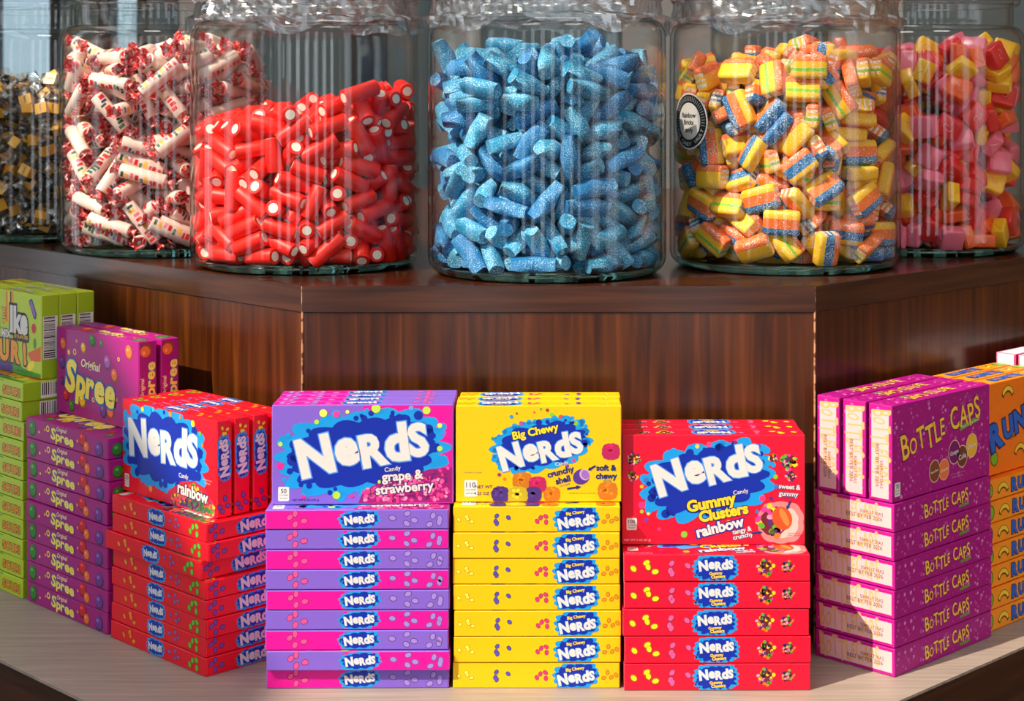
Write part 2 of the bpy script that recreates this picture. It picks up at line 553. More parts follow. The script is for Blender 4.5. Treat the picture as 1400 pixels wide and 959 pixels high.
def design_yellow():
    L, H, T = 151, 88, 22.9
    YEL = (240, 188, 4)
    root = carton(L, H, T, YEL, YEL)
    fr = faces_of(L, H, T)
    P = Print(*fr['main'])
    blob_logo(P, 2, 8, 88, 46, 11, 12, None, 0.88, -5, 1, 16)
    P.part = 'logo_lettering'
    P.text('Big Chewy', -3, 21, (252, 215, 30), w=43, rot=12, bold=0.035, layer=6, outline=(10, 25, 90), ob=0.05)
    P.text('Candy', 21, -8.5, WHITE, h=3.4, rot=10, layer=6, bold=0.01)
    dots(P, [(-25, 34, 1.8, (20, 150, 200)), (-4, 38, 1, (230, 60, 80)), (8, 40, 1.6, (140, 60, 60)), (12, 36, 2, (120, 200, 40)), (20, 34, 1.8, (230, 70, 60)),
             (34, 28, 2.2, (130, 190, 40)), (-16, 28, 2, (170, 80, 150)), (28, 29, 1.4, (20, 120, 200)), (-42, 14, 1.6, (40, 150, 150)), (-36, -19, 1.8, (150, 60, 100)),
             (-31, -23, 1.6, (235, 120, 40)), (32, -6, 1.8, (230, 60, 130)), (26, -11, 1.8, (120, 60, 150)), (14, -18, 1.6, (170, 70, 90)), (44, 18, 1.2, (20, 60, 180)), (-20, 37, 1.2, (150, 90, 40)), (2, 41, 1.2, (90, 170, 60))], 3)
    PURP, ORA, PIN, YE2 = (96, 60, 150), (246, 140, 30), (225, 40, 110), (238, 206, 40)
    for x, y, r, c, ly in ((-35, -37, 8, PURP, 3), (-15, -25, 9, ORA, 3), (-1, -28, 8, PIN, 5), (12, -37, 7.6, ORA, 3), (-5, -37, 7.6, PURP, 7), (-19, -38, 9, YE2, 9), (63, -34, 9, ORA, 3), (66, 2, 8.2, PIN, 3)):
        candy_ball(P, x, y, r, c, ly)
    P.part = 'candy_picture'
    P.ell(39, -21, 8, 7, (82, 48, 140), 3, 25); P.ell(42, -19, 4.6, 5.4, (200, 160, 205), 4, 25); P.ell(42.5, -19, 3.5, 4.3, (150, 105, 185), 5, 25)
    P.part = 'callout_lettering'
    NV = (20, 40, 110)
    P.text('crunchy', 20, -16, NV, h=5.6, rot=14, bold=0.04, layer=4)
    P.text('shell', 22, -23.5, NV, h=5.6, rot=14, bold=0.04, layer=4)
    P.text('OUTSIDE', 24, -28.5, NV, h=1.8, rot=14, layer=4)
    P.text('soft &', 62, -12.5, NV, h=5.4, bold=0.04, layer=4)
    P.text('chewy', 62, -20, NV, h=5.4, bold=0.04, layer=4)
    P.text('INSIDE', 63, -24.5, NV, h=1.8, layer=4)
    arrow(P, 52, -11, -7, -4, NV); arrow(P, 26, -32, 13, 2, NV)
    P.text('ENLARGED TO SHOW TEXTURE', 40, -36, (90, 70, 20), w=24, layer=3)
    P.text('NET WT', -50, -30, NV, h=3, layer=3, bold=0.01)
    P.text('4.25 OZ (120 g)', -46, -36, NV, h=2.9, layer=3, bold=0.01)
    P.text('NATURALLY FLAVORED', -60, -17, NV, w=16, layer=3)
    facts(P, -68, -39, '110', 12, 15)
    P.build(root)
    for face in ('low', 'top'):
        P = Print(*fr[face])
        blob_logo(P, 36, 0, 40, T + 1.5, 7, 21, (L / 2, T / 2 - 0.6), 0.84, -2.2, 1, 14)
        P.part = 'logo_lettering'
        P.text('Big Chewy', 35, 6.2, (252, 215, 30), w=17, rot=8, bold=0.03, layer=6)
        sprinkle(P, -65, 0, (252, 226, 80), 0.75, 2, 1, (140, 110, 10)); sprinkle(P, -32, 0, (84, 76, 180), 0.85, 4, 1)
        sprinkle(P, 4, 0, (228, 50, 120), 0.85, 6, 1); sprinkle(P, 65, 0, (246, 140, 30), 0.8, 8, 1)
        P.build(root)
    for e in ('left', 'right'):
        P = Print(*fr[e]); blob_logo(P, 0, 0, 36, T - 3, 0, 8, None, 0.78, 0, 0, 14); P.build(root)
    return root, (L, H, T)

def cluster(P, x, y, r, seed, layer=3):
    P.part = 'candy_picture'
    rd = random.Random(seed)
    cols = [(250, 205, 40), (240, 120, 30), (230, 60, 150), (90, 40, 110), (90, 170, 50), (245, 150, 180), (60, 20, 40)]
    P.ell(x, y, r * 0.85, r * 0.85, (110, 30, 40), layer, 0, 12)
    for i in range(26):
        a, q = rd.uniform(0, 6.28), math.sqrt(rd.random()) * r
        P.ell(x + q * math.cos(a), y + q * math.sin(a), r * 0.24, r * 0.18, rd.choice(cols), layer + 1 + i % 2, rd.uniform(0, 180), 7)

def design_red():
    L, H, T = 168, 101, 24.0
    RED = (226, 10, 48)
    root = carton(L, H, T, RED, RED)
    fr = faces_of(L, H, T)
    P = Print(*fr['main'])
    P.part = 'pale_glow'
    P.cloud(62, -30, 21, 19, (246, 130, 130), 0, 0, 10, 0.06, 3, (L / 2 - 1, H / 2 - 1)); P.cloud(63, -30, 15, 14, (250, 190, 180), 1, 0, 10, 0.06, 4)
    blob_logo(P, -5, 9, 120, 66, 12, 33, None, 0.84, 10, 1, 17)
    P.part = 'logo_lettering'
    P.text('Gummy', -2, -11, (252, 205, 30), w=46, rot=11, bold=0.045, layer=7, outline=(10, 25, 90), ob=0.05)
    P.text('Clusters', 9, -20.5, (252, 205, 30), w=46, rot=11, bold=0.045, layer=7, outline=(10, 25, 90), ob=0.05)
    P.text('Candy', 25, -1.5, WHITE, h=4, rot=10, layer=6, bold=0.01)
    P.part = 'flavour_lettering'
    P.text('rainbow', 6, -33.5, WHITE, w=45, rot=14, bold=0.04, layer=7, outline=(40, 40, 130), ob=0.09)
    P.part = 'callout_lettering'
    NV = (30, 50, 120)
    P.text('sweet &', 70, 3, WHITE, h=4.4, rot=-4, bold=0.03, layer=6, outline=NV, ob=0.07)
    P.text('gummy', 69, -3.5, WHITE, h=4.4, rot=-4, bold=0.03, layer=6, outline=NV, ob=0.07)
    P.text('INSIDE', 68, -8, NV, h=1.6, rot=-4, layer=6)
    P.text('tangy &', 26, -37, WHITE, h=4.2, rot=12, bold=0.03, layer=6, outline=NV, ob=0.07)
    P.text('crunchy', 27, -42, WHITE, h=4.2, rot=12, bold=0.03, layer=6, outline=NV, ob=0.07)
    arrow(P, 71, -10, -4, -8, NV, 8); arrow(P, 35, -40, 10, 1, NV, 8)
    cluster(P, -73, 28, 6, 1); cluster(P, -74, 13, 4.6, 2); cluster(P, 69, 26, 8, 3); cluster(P, 55, 29, 4, 4); cluster(P, 70, -1 + 3, 0.1, 5); cluster(P, 71, 13, 5, 6)
    cluster(P, 55, -30, 15, 7, 3)
    P.ell(63, -26, 9, 11, (245, 80, 30), 7, 20); P.ell(65, -25, 3, 9, (250, 130, 60), 8, 25)
    P.part = 'small_print'
    P.text('ENLARGED TO', 74, -40, (120, 20, 40), w=11, layer=4); P.text('SHOW TEXTURE', 74, -42, (120, 20, 40), w=12, layer=4)
    P.text('NET WT 3 OZ (85 g)', -70, -46, (250, 190, 190), w=24, layer=3, bold=0.01)
    facts(P, -80, -37, '100', 9.5, 11)
    dots(P, [(-15, 40, 2, (250, 200, 60)), (-4, 42, 2.6, (240, 70, 130)), (8, 43, 2.6, (20, 130, 210)), (20, 44, 2.4, (240, 70, 130)), (41, 40, 2.6, (110, 60, 170)), (52, 29, 2, (250, 210, 60)),
             (57, 12, 2.2, (130, 190, 50)), (58, 3, 2, (60, 110, 200)), (45, -8, 3, (240, 60, 120)), (53, -8, 1.8, (90, 40, 130)), (-62, 9, 2.4, (60, 110, 200)), (-66, 3, 1.8, (200, 180, 50)),
             (-66, -14, 3.4, (240, 50, 130)), (-66, -20, 1.8, (170, 190, 50)), (-62, -28, 2, (110, 60, 170)), (-50, -36, 1.8, (240, 50, 130)), (-27, -41, 3, (130, 190, 50)), (14, -30, 2.2, (250, 200, 60)), (40, -20, 1.6, (20, 120, 210)), (-60, -22, 1.5, (240, 220, 80))], 3)
    P.build(root)
    for face in ('low', 'top'):
        P = Print(*fr[face])
        blob_logo(P, -1, 0, 40, T + 0.5, 2, 41, (L / 2, T / 2 - 0.6), 0.78, 2.4, 1, 18)
        P.part = 'logo_lettering'
        P.text('Gummy', -1, -4.6, (252, 205, 30), w=12, rot=4, bold=0.04, layer=6); P.text('Clusters', 1, -7.6, (252, 205, 30), w=13, rot=4, bold=0.04, layer=6)
        cluster(P, 44, 0, 7.5, 5, 1); cluster(P, 64, 1, 5.5, 8, 1)
        sprinkle(P, -66, 0, (246, 215, 30), 1.25, 2, 1); sprinkle(P, -35, 0, (240, 90, 150), 1.15, 4, 1)
        P.build(root)
    for e in ('left', 'right'):
        P = Print(*fr[e]); blob_logo(P, 0, 0, 40, T - 4, 0, 8, None, 0.76, 0, 0, 14); P.build(root)
    return root, (L, H, T)

def design_rainbow():
    L, H, T = 166, 91, 17.0
    RED = (232, 8, 34)
    root = carton(L, H, T, RED, RED)
    fr = faces_of(L, H, T)
    P = Print(*fr['main'])
    blob_logo(P, -9, 6, 146, 78, 0, 51, (L / 2 - 1, H / 2 - 1), 0.84, 5, 1, 18)
    P.text('Candy', 28, -14, WHITE, h=4.6, rot=2, layer=6, bold=0.01)
    P.part = 'candy_picture'
    P.poly([(-10, -44), (6, -30), (24, -20), (46, -16), (64, -20), (80, -32), (81, -44)], (200, 30, 60), 3)
    pebble_pile(P, 6, 80, -43, lambda x: -18 - abs(x - 46) * 0.5, [(240, 60, 110), (250, 120, 50), (245, 190, 50), (90, 40, 110), (70, 150, 50), (60, 110, 50), (235, 60, 60)], 210, 9, 2.3, 4)
    pebble_pile(P, 24, 70, -43, lambda x: -30 - abs(x - 46) * 0.4, [(80, 30, 90), (60, 120, 45), (100, 50, 120)], 70, 12, 2.3, 6)
    P.part = 'flavour_lettering'
    P.text('rainbow', 44, -27, WHITE, w=52, rot=-3, bold=0.035, layer=10, outline=(60, 20, 50), ob=0.06)
    facts(P, -78, -41, '50', 8, 13)
    dots(P, [(-45, 40, 2.6, (240, 210, 40)), (-26, 42, 2.4, (60, 180, 220)), (44, 38, 3.2, (240, 210, 40)), (56, 30, 2.2, (80, 190, 60)), (60, 20, 2, (240, 120, 30)), (-76, 20, 2, (60, 150, 220)),
             (-30, -36, 3, (230, 160, 30)), (22, 41, 1.8, (250, 120, 40)), (-60, 36, 2, (60, 160, 220)), (5, 42, 3, (200, 140, 30))], 6)
    P.part = 'small_print'
    P.text('ENLARGED TO SHOW', 68, -12, (250, 200, 180), w=16, layer=4); P.text('TEXTURE', 68, -15, (250, 200, 180), w=9, layer=4)
    P.build(root)
    for face in ('low', 'top'):
        P = Print(*fr[face])
        blob_logo(P, -2, 0, 30, T - 1, 2, 61, (L / 2, T / 2 - 0.6), 0.8, 0, 1, 14)
        sprinkle(P, -50, 0, (248, 140, 20), 1.15, 2, 1); sprinkle(P, 30, 0, (140, 90, 170), 0.9, 5, 1); sprinkle(P, 62, 0, (100, 190, 40), 1.2, 6, 1)
        P.build(root)
    for e in ('left', 'right'):
        P = Print(*fr[e]); blob_logo(P, 10, 0, 44, T - 2, 2, 63, (H / 2, T / 2 - 0.6), 0.8, 0, 1, 16)
        sprinkle(P, -30, 0, (120, 70, 160), 1.1, 3, 1)
        if e == 'right': sprinkle(P, 39, 0, (246, 205, 30), 0.8, 7, 1)
        P.build(root)
    return root, (L, H, T)

SPR = [('S', 1.0, 0.0, -6), ('p', 0.86, -0.26, -3), ('r', 0.62, 0.0, -3), ('e', 0.64, 0.0, -3), ('e', 0.64, -0.02, -3)]
def design_spree():
    L, H, T = 164, 91, 21.0
    MAG = (166, 12, 122)
    root = carton(L, H, T, MAG, MAG)
    fr = faces_of(L, H, T)
    YEL, BL = (250, 222, 84), (20, 96, 170)
    def disc(P, x, y, rx, ry, c, rot=0, ly=1):
        P.part = 'candy_picture'
        P.ell(x, y, rx, ry, tuple(int(v * 0.62) for v in c), ly, rot, 16)
        P.ell(x - rx * .12, y + ry * .14, rx * .82, ry * .82, c, ly + 1, rot, 16)
        P.ell(x - rx * .3, y + ry * .35, rx * .3, ry * .22, tuple(min(255, v + 55) for v in c), ly + 2, rot, 10)
    ORA, GRN, PUR, YE, RE = (240, 110, 50), (50, 130, 40), (110, 50, 140), (245, 180, 40), (205, 20, 40)
    P = Print(*fr['main'])
    for x, y, r, c in ((-68, 28, 7, ORA), (-70, 8, 7.5, PUR), (-56, 20, 3.4, YE), (-26, 28, 6, YE), (-8, 38, 7, GRN), (10, 36, 3.6, GRN), (22, 18, 8, (175, 90, 170)), (36, 6, 7.5, ORA), (-62, -26, 7, RE),
                       (-50, -36, 6.5, GRN), (-28, -28, 8, YE), (14, -33, 8, PUR), (28, -32, 8, ORA), (64, 33, 8, ORA), (56, -24, 6, RE), (-70, -12, 5, (100, 30, 110)), (70, -36, 6, GRN)):
        disc(P, x, y, r * 0.86, r, c, 20)
    P.part = 'printed_dots'
    for x, y, r in ((-44, 22, 3.4), (-52, -18, 2.4), (-4, 14, 2), (-40, 34, 1.6), (40, -18, 1.8), (-6, -24, 2.6), (44, 24, 2.2)): P.ring(x, y, r * .6, r, YEL, 2)
    P.part = 'logo_lettering'
    P.text('Original', -12, 12, (246, 236, 190), w=38, rot=-3, shear=0.18, bold=0.02, layer=6)
    P.letters(SPR, -12, -7, 100, YEL, -4, 0.045, 7, BL, 0.05, 0.02, 0.95)
    P.build(root)
    for face in ('low', 'top'):
        P = Print(*fr[face])
        disc(P, -68, 0, 8, 8.5, GRN); disc(P, 34, 3, 8, 8, RE); disc(P, 42, -4, 6, 6, ORA); disc(P, 66, -3, 8, 8, PUR)
        P.part = 'printed_dots'; P.ring(-36, 4, 2, 3.4, YEL, 2); P.ell(-42, 2, 1.6, 1.6, (240, 150, 60), 2); P.ell(-54, -2, 1.4, 1.4, YEL, 2); P.ell(24, 0, 1.6, 1.6, (240, 150, 60), 2)
        P.part = 'logo_lettering'
        P.text('Original', -8, 6.6, (246, 236, 190), w=20, shear=0.18, bold=0.01, layer=5)
        P.letters(SPR, -6, -0.5, 46, YEL, -3, 0.035, 6, BL, 0.04, 0.03, 1.3)
        P.build(root)
    for e in ('left', 'right'):
        P = Print(*fr[e])
        disc(P, 36, 2, 7, 7, ORA); disc(P, -34, -2, 7, 7, GRN); disc(P, -24, 5, 4, 4, RE)
        P.part = 'logo_lettering'
        P.text('Original', -2, 6.6, (246, 236, 190), w=20, bold=0.01, layer=5)
        P.letters(SPR, 2, -2, 44, YEL, 0, 0.035, 6, BL, 0.04, 0.03, 1.2)
        P.build(root)
    return root, (L, H, T)

def barcode(P, x0, y0, x1, y1, seed=1, vertical=False, layer=2):
    P.part = 'barcode'
    P.rect(x0, y0, x1, y1, (226, 224, 220), layer)
    rd = random.Random(seed)
    a, b = (x0, x1) if vertical else (y0, y1)
    t = a + 1.5
    while t < b - 2:
        w = rd.choice((0.5, 0.8, 1.3))
        if vertical: P.rect(t, y0 + 3, t + w, y1 - 1, (30, 28, 34), layer + 1)
        else: P.rect(x0 + 1, t, x1 - 3, t + w, (30, 28, 34), layer + 1)
        t += w + rd.choice((0.5, 0.8, 1.4))

def design_sour():
    L, H, T = 165, 90, 20.2
    GRN, DGR, ORA = (186, 206, 44), (150, 184, 30), (240, 150, 30)
    root = carton(L, H, T, GRN, DGR)
    fr = faces_of(L, H, T)
    P = Print(*fr['main'])
    P.part = 'colour_stripes'
    for k, c in enumerate(((240, 110, 30), (250, 190, 60), (60, 40, 30), (240, 130, 40))): P.rect(4 + k * 4.5, 10, 7 + k * 4.5, H / 2 - 1, c, 0)
    P.part = 'leaf_border'; P.poly([(-20, -44.5), (-10, -34), (20, -30), (45, -38), (81, -40), (81, -44.5)], (70, 150, 50), 1)
    P.poly([(52, -20), (81, -10), (81, -26), (60, -28)], (226, 96, 30), 1)
    P.part = 'logo_lettering'
    P.text('Mike', -44, 15, WHITE, h=28, bold=0.05, layer=4, outline=(40, 30, 25), ob=0.07, stretch=0.85)
    P.text('and', -2, 16, (250, 180, 60), h=9, bold=0.03, rot=90, layer=4, outline=(90, 50, 20), ob=0.05)
    P.text('Ike', 33, 15, WHITE, h=28, bold=0.05, layer=4, outline=(40, 30, 25), ob=0.07, stretch=0.85)
    P.text('MEGA MIX', -14, -3, WHITE, h=9, bold=0.04, layer=4, outline=(60, 40, 110), ob=0.06)
    P.rrect(20, -9, 56, 2, 4, (50, 36, 26), 3)
    P.text('10 FLAVORS', 38, -3.4, (250, 190, 70), w=30, bold=0.02, layer=5)
    P.part = 'flavour_lettering'
    for ch, x, t in (('S', -54, 3), ('O', -28, -3), ('U', 0, 3), ('R', 26, -3), ('!', 46, 5)):
        P.text(ch, x, -21, ORA, h=22, bold=0.06, rot=t, layer=5, outline=(60, 40, 20), ob=0.06)
    P.part = 'candy_picture'
    P.poly([(56, 38), (62, 40), (72, 24), (70, 18), (66, 19), (56, 34)], (70, 40, 110), 2); P.poly([(57.5, 36.5), (61, 38), (70, 24), (68.5, 20), (66.5, 21), (57.5, 33)], (140, 100, 180), 3)
    P.ell(66, 8, 5, 5.5, (200, 30, 40), 2); P.ell(68, -8, 3.5, 6, (80, 150, 40), 2); P.ell(60, -33, 9, 4.5, (248, 214, 50), 3, 30); P.ell(-70, 20, 7, 4, (220, 60, 60), 3, 60)
    P.part = 'small_print'; P.text('NET WT 5 OZ (141 g)', 46, -41, (30, 80, 30), w=34, layer=3)
    P.ell(0, -40, 20, 8, (80, 50, 130), 2)
    P.build(root)
    for face in ('low', 'top'):
        P = Print(*fr[face])
        P.part = 'leaf_border'; P.rect(-L / 2 + 1, T / 2 - 2.2, 40, T / 2 - 0.7, (90, 160, 50), 1)
        P.part = 'logo_lettering'
        P.text('Mike and Ike', -20, 0, WHITE, h=8, bold=0.04, layer=4, outline=(50, 40, 30), ob=0.06)
        P.part = 'flavour_lettering'
        P.text('SOUR!', 58, -1, ORA, w=38, h=8.5, bold=0.04, layer=4, outline=(60, 40, 20), ob=0.05)
        P.build(root)
    for e in ('left', 'right'):
        P = Print(*fr[e])
        barcode(P, -24, -T / 2 + 1.5, 22, T / 2 - 1.5, 5, True)
        P.build(root)
    return root, (L, H, T)

def design_caps():
    L, H, T = 168, 90, 26.0
    MAG = (168, 8, 124)
    root = carton(L, H, T, MAG, (190, 16, 136))
    fr = faces_of(L, H, T)
    YEL = (246, 196, 66)
    LET = [('B', 1.0, 0.0, 4), ('O', 0.66, 0.04, -6), ('T', 0.9, 0.08, 3), ('T', 0.95, -0.08, 2), ('L', 0.9, 0.0, 4), ('E', 0.7, 0.16, -2), ('C', 0.86, 0.14, 4), ('A', 0.78, 0.12, -2), ('P', 0.84, 0.0, 5), ('S', 0.86, 0.12, 3)]
    def caps(P, cx, cy, w, rot, layer=5, gap=0.05):
        P.part = 'logo_lettering'
        P.letters(LET[:6], cx - w * 0.225, cy - w * 0.225 * math.tan(R_(rot)), w * 0.53, YEL, rot, 0.015, layer, (90, 0, 70), 0.03, gap, 0.72)
        P.letters(LET[6:], cx + w * 0.30, cy + w * 0.30 * math.tan(R_(rot)), w * 0.38, YEL, rot, 0.015, layer, (90, 0, 70), 0.03, gap, 0.72)
    def bubbles(P, w, h, n, seed, xmin=None, cols=((200, 80, 172), (222, 130, 196), (186, 44, 150))):
        P.part = 'printed_bubbles'
        rd = random.Random(seed)
        for _ in range(n):
            x, y, r = rd.uniform(-w / 2 + 3, w / 2 - 3), rd.uniform(-h / 2 + 3, h / 2 - 3), rd.uniform(0.5, 2.0)
            if rd.random() < 0.4 and r > 1: P.ring(x, y, r * .7, r, rd.choice(cols), 1, 10)
            else: P.ell(x, y, r, r, rd.choice(cols), 1, n=8)
    P = Print(*fr['main'])
    bubbles(P, L, H, 300, 2)
    caps(P, -2, 14, 138, 9)
    P.part = 'green_ribbon'; P.poly([(30, 6), (66, 12), (66, 17), (30, 11)], (100, 160, 40), 3); P.text('The Soda Pop Candy', 48, 11.5, (240, 240, 210), w=32, rot=9, layer=4)
    P.part = 'candy_picture'
    for x, y, r, c, t in ((-14, -26, 11, (130, 70, 40), 'Root Beer'), (2, -27, 10.5, (236, 120, 60), 'Orange'), (20, -13, 12, (120, 20, 100), 'Grape'), (34, -19, 11, (110, 60, 40), 'Cola'), (51, -11, 12, (236, 180, 50), 'Cherry')):
        P.part = 'candy_picture'
        P.ell(x, y, r * .86, r, (235, 190, 160), 4, n=18); P.ell(x, y, r * .78, r * .92, c, 5, n=18); P.text(t, x, y, WHITE, w=r * 1.2, bold=0.02, rot=8, layer=7)
    facts(P, -80, -40, '70', 9, 13)
    P.part = 'small_print'; P.text('NATURALLY AND ARTIFICIALLY FLAVORED', 26, -34, (220, 160, 200), w=26, layer=3); P.text('NET WT 5 OZ (141 g)', 26, -37, (220, 160, 200), w=20, layer=3)
    P.build(root)
    for face in ('low', 'top'):
        P = Print(*fr[face])
        bubbles(P, L, T, 110, 7)
        caps(P, 4, 0, 78, 3)
        P.part = 'green_ribbon'; P.poly([(26, -9), (44, -8), (44, -5.5), (26, -6.5)], (100, 150, 40), 3)
        P.build(root)
    for e in ('left', 'right'):
        P = Print(*fr[e])
        bubbles(P, H, T, 30, 11, cols=((225, 110, 190), (236, 150, 205)))
        P.part = 'label_panel'
        P.rect(-H / 2 + 6, -T / 2 + 3.2, H / 2 - 3, T / 2 - 3.6, (230, 188, 186), 2)
        P.part = 'faint_lettering'
        P.letters(LET, -6, 1.5, 68, (228, 176, 116), 0, 0.02, 3, None, 0.0, 0.05, 0.42)
        P.part = 'date_code'
        P.text('5049L1T30A2', 20, 1.5, (90, 60, 80), w=26, layer=4)
        P.text('BEST BY FEB 2026', 12, -3, (90, 60, 80), w=40, layer=4)
        P.build(root)
    return root, (L, H, T)

def design_runts():
    L, H, T = 150, 93, 20.9
    ORA, BLU = (246, 122, 16), (20, 76, 160)
    root = carton(L, H, T, ORA, (248, 150, 40), (250, 150, 30))
    fr = faces_of(L, H, T)
    def lime(P, x, y, r, ly=2):
        P.part = 'fruit_picture'
        P.ell(x, y, r * .9, r, (50, 90, 20), ly, 20); P.ell(x, y, r * .74, r * .84, (130, 180, 40), ly + 1, 20)
    def banana(P, x, y, r, ly=2):
        P.part = 'fruit_picture'
        a = [(x + r * math.cos(R_(t)), y - r * .4 + r * math.sin(R_(t))) for t in range(10, 171, 20)]
        b = [(x + r * .62 * math.cos(R_(t)), y - r * .55 + r * .55 * math.sin(R_(t))) for t in range(170, 9, -20)]
        P.poly(a + b, (110, 70, 10), ly)
        a = [(x + r * .92 * math.cos(R_(t)), y - r * .36 + r * .9 * math.sin(R_(t))) for t in range(16, 165, 20)]
        b = [(x + r * .7 * math.cos(R_(t)), y - r * .45 + r * .62 * math.sin(R_(t))) for t in range(164, 15, -20)]
        P.poly(a + b, (248, 204, 60), ly + 1)
    P = Print(*fr['main'])
    P.part = 'logo_lettering'
    P.letters([('R', 1.0, 0, 4), ('U', 0.8, 0.12, 0), ('N', 0.85, 0.1, 0), ('T', 0.9, 0.12, 2), ('S', 1.0, 0.1, -2)], 7, 2, 114, (40, 100, 200), 12, 0.05, 5, (14, 30, 90), 0.05, 0.07)
    P.part = 'fruit_picture'
    P.ell(-66, 30, 8, 9, (170, 90, 130), 2); P.ell(-62, 36, 5, 6, (150, 80, 140), 3)
    banana(P, -14, 34, 12); lime(P, -40, -30, 8); banana(P, 10, -28, 12); P.ell(50, -30, 9, 9, (230, 40, 50), 2)
    P.part = 'small_print'; P.text('Candy', -4, -12, (120, 60, 10), h=4, rot=10, layer=3)
    P.build(root)
    for face in ('low', 'top'):
        P = Print(*fr[face])
        lime(P, -66, 0, 8); banana(P, -40, -1, 11)
        P.part = 'logo_lettering'
        P.letters([('R', 1, 0, 0), ('U', .9, 0.05, 0), ('N', .9, 0.05, 0), ('T', .9, 0.05, 0), ('S', 1, 0.0, 0)], 4, 0, 56, (40, 100, 200), 0, 0.05, 4, (14, 30, 90), 0.05, 0.07)
        P.part = 'fruit_picture'; P.ell(52, 0, 7, 7, (230, 40, 50), 2); P.ell(70, 0, 7, 7, (150, 70, 140), 2)
        P.build(root)
    for e in ('left', 'right'):
        P = Print(*fr[e]); P.part = 'logo_lettering'; P.text('RUNTS', 0, 0, BLU, h=11, bold=0.04, layer=3); P.build(root)
    return root, (L, H, T)

def design_white():
    L, H, T = 165, 96, 24.0
    root = carton(L, H, T, (205, 60, 120), (240, 226, 226), (214, 228, 240), (214, 70, 130))
    fr = faces_of(L, H, T)
    for e in ('left', 'right'):
        P = Print(*fr[e]); P.part = 'border_line'
        P.rect(-H / 2 + 1, T / 2 - 2.2, H / 2 - 1, T / 2 - 0.7, (214, 40, 120), 1); P.rect(-H / 2 + 1, -T / 2 + .7, H / 2 - 1, -T / 2 + 1.6, (214, 40, 120), 1); P.build(root)
    P = Print(*fr['top']); P.part = 'border_line'; P.rect(-L / 2 + 1, -T / 2 + 0.7, L / 2 - 1, -T / 2 + 2.2, (220, 90, 150), 1); P.build(root)
    return root, (L, H, T)

# ------------------------------------------------------------------ the room
wall_paint = plain('grey_green_wall_paint', (122, 134, 136), 0.75)
wall_pale = plain('pale_wall_paint', (196, 190, 182), 0.8)
wall_warm = plain('warm_wall_paint', (196, 150, 112), 0.8)
frame_dark = plain('dark_window_frame', (44, 46, 50), 0.5)
ceil_mat = plain('ceiling_paint', (205, 203, 198), 0.85)

def floor_mat():
    m, nt, b = nodes_of('shop_floor')
    n1 = noise_node(nt, 2.0, 4, (1, 8, 1))
    r = ramp(nt, n1.outputs[0], [(0.35, (104, 84, 68)), (0.65, (134, 110, 90))])
    nt.links.new(r.outputs[0], b.inputs['Base Color'])
    b.inputs['Roughness'].default_value = 0.4
    return m
X0, X1, Y0, Y1, ZC = -2.2, 3.4, -2.6, 6.0, 4.9

def st(name, mb, mats, parent=None):
    o = obj(name, mb.mesh(name, mats), parent)
    if parent is None: o['kind'] = 'structure'
    return o
st('floor', MB().box(X0 - .2, X1 + .2, Y0 - .2, Y1 + .2, -0.1, 0), [floor_mat()])
st('ceiling', MB().box(X0 - .2, X1 + .2, Y0 - .2, Y1 + .2, ZC, ZC + .1), [ceil_mat])

def window_wall(name, along, fixed0, fixed1, a0, a1, holes, mat):
    """wall slab with rectangular openings (a0,a1,z0,z1); 'along' is the axis it runs on"""
    mb = MB()
    def slab(p0, p1, z0, z1):
        if p1 - p0 < 1e-4 or z1 - z0 < 1e-4: return
        if along == 'y': mb.box(fixed0, fixed1, p0, p1, z0, z1)
        else: mb.box(p0, p1, fixed0, fixed1, z0, z1)
    cols = sorted({(h[0], h[1]) for h in holes})
    p = a0
    for c0, c1 in cols:
        slab(p, c0, 0, ZC)
        z = 0
        for h in sorted([h for h in holes if (h[0], h[1]) == (c0, c1)], key=lambda h: h[2]):
            slab(c0, c1, z, h[2]); z = h[3]
        slab(c0, c1, z, ZC)
        p = c1
    slab(p, a1, 0, ZC)
    return st(name, mb, [mat])

WN = [0]
def window(along, pos, a0, a1, z0, z1, nm=2, glass=None):
    WN[0] += 1
    w = link(bpy.data.objects.new('window_%d' % WN[0], None)); w['kind'] = 'structure'
    t = 0.045
    def bar(nm_, p0, p1, q0, q1, d=0.05):
        mb = MB()
        if along == 'y': mb.box(pos - d, pos + d, p0, p1, q0, q1)
        else: mb.box(p0, p1, pos - d, pos + d, q0, q1)
        obj(nm_, mb.mesh(nm_, [frame_dark]), w)
    bar('window_frame', a0, a1, z0, z0 + t); bar('window_frame', a0, a1, z1 - t, z1)
    bar('window_frame', a0, a0 + t, z0 + t, z1 - t); bar('window_frame', a1 - t, a1, z0 + t, z1 - t)
    for k in range(1, nm):
        c = a0 + (a1 - a0) * k / nm
        bar('mullion', c - t / 2, c + t / 2, z0 + t, z1 - t, 0.03)
    mb = MB()
    if along == 'y': mb.add([(pos, a0, z0), (pos, a1, z0), (pos, a1, z1), (pos, a0, z1)], [(0, 1, 2, 3)])
    else: mb.add([(a0, pos, z0), (a1, pos, z0), (a1, pos, z1), (a0, pos, z1)], [(0, 1, 2, 3)])
    obj('window_pane', mb.mesh('window_pane', [glass or pane_glass]), w)

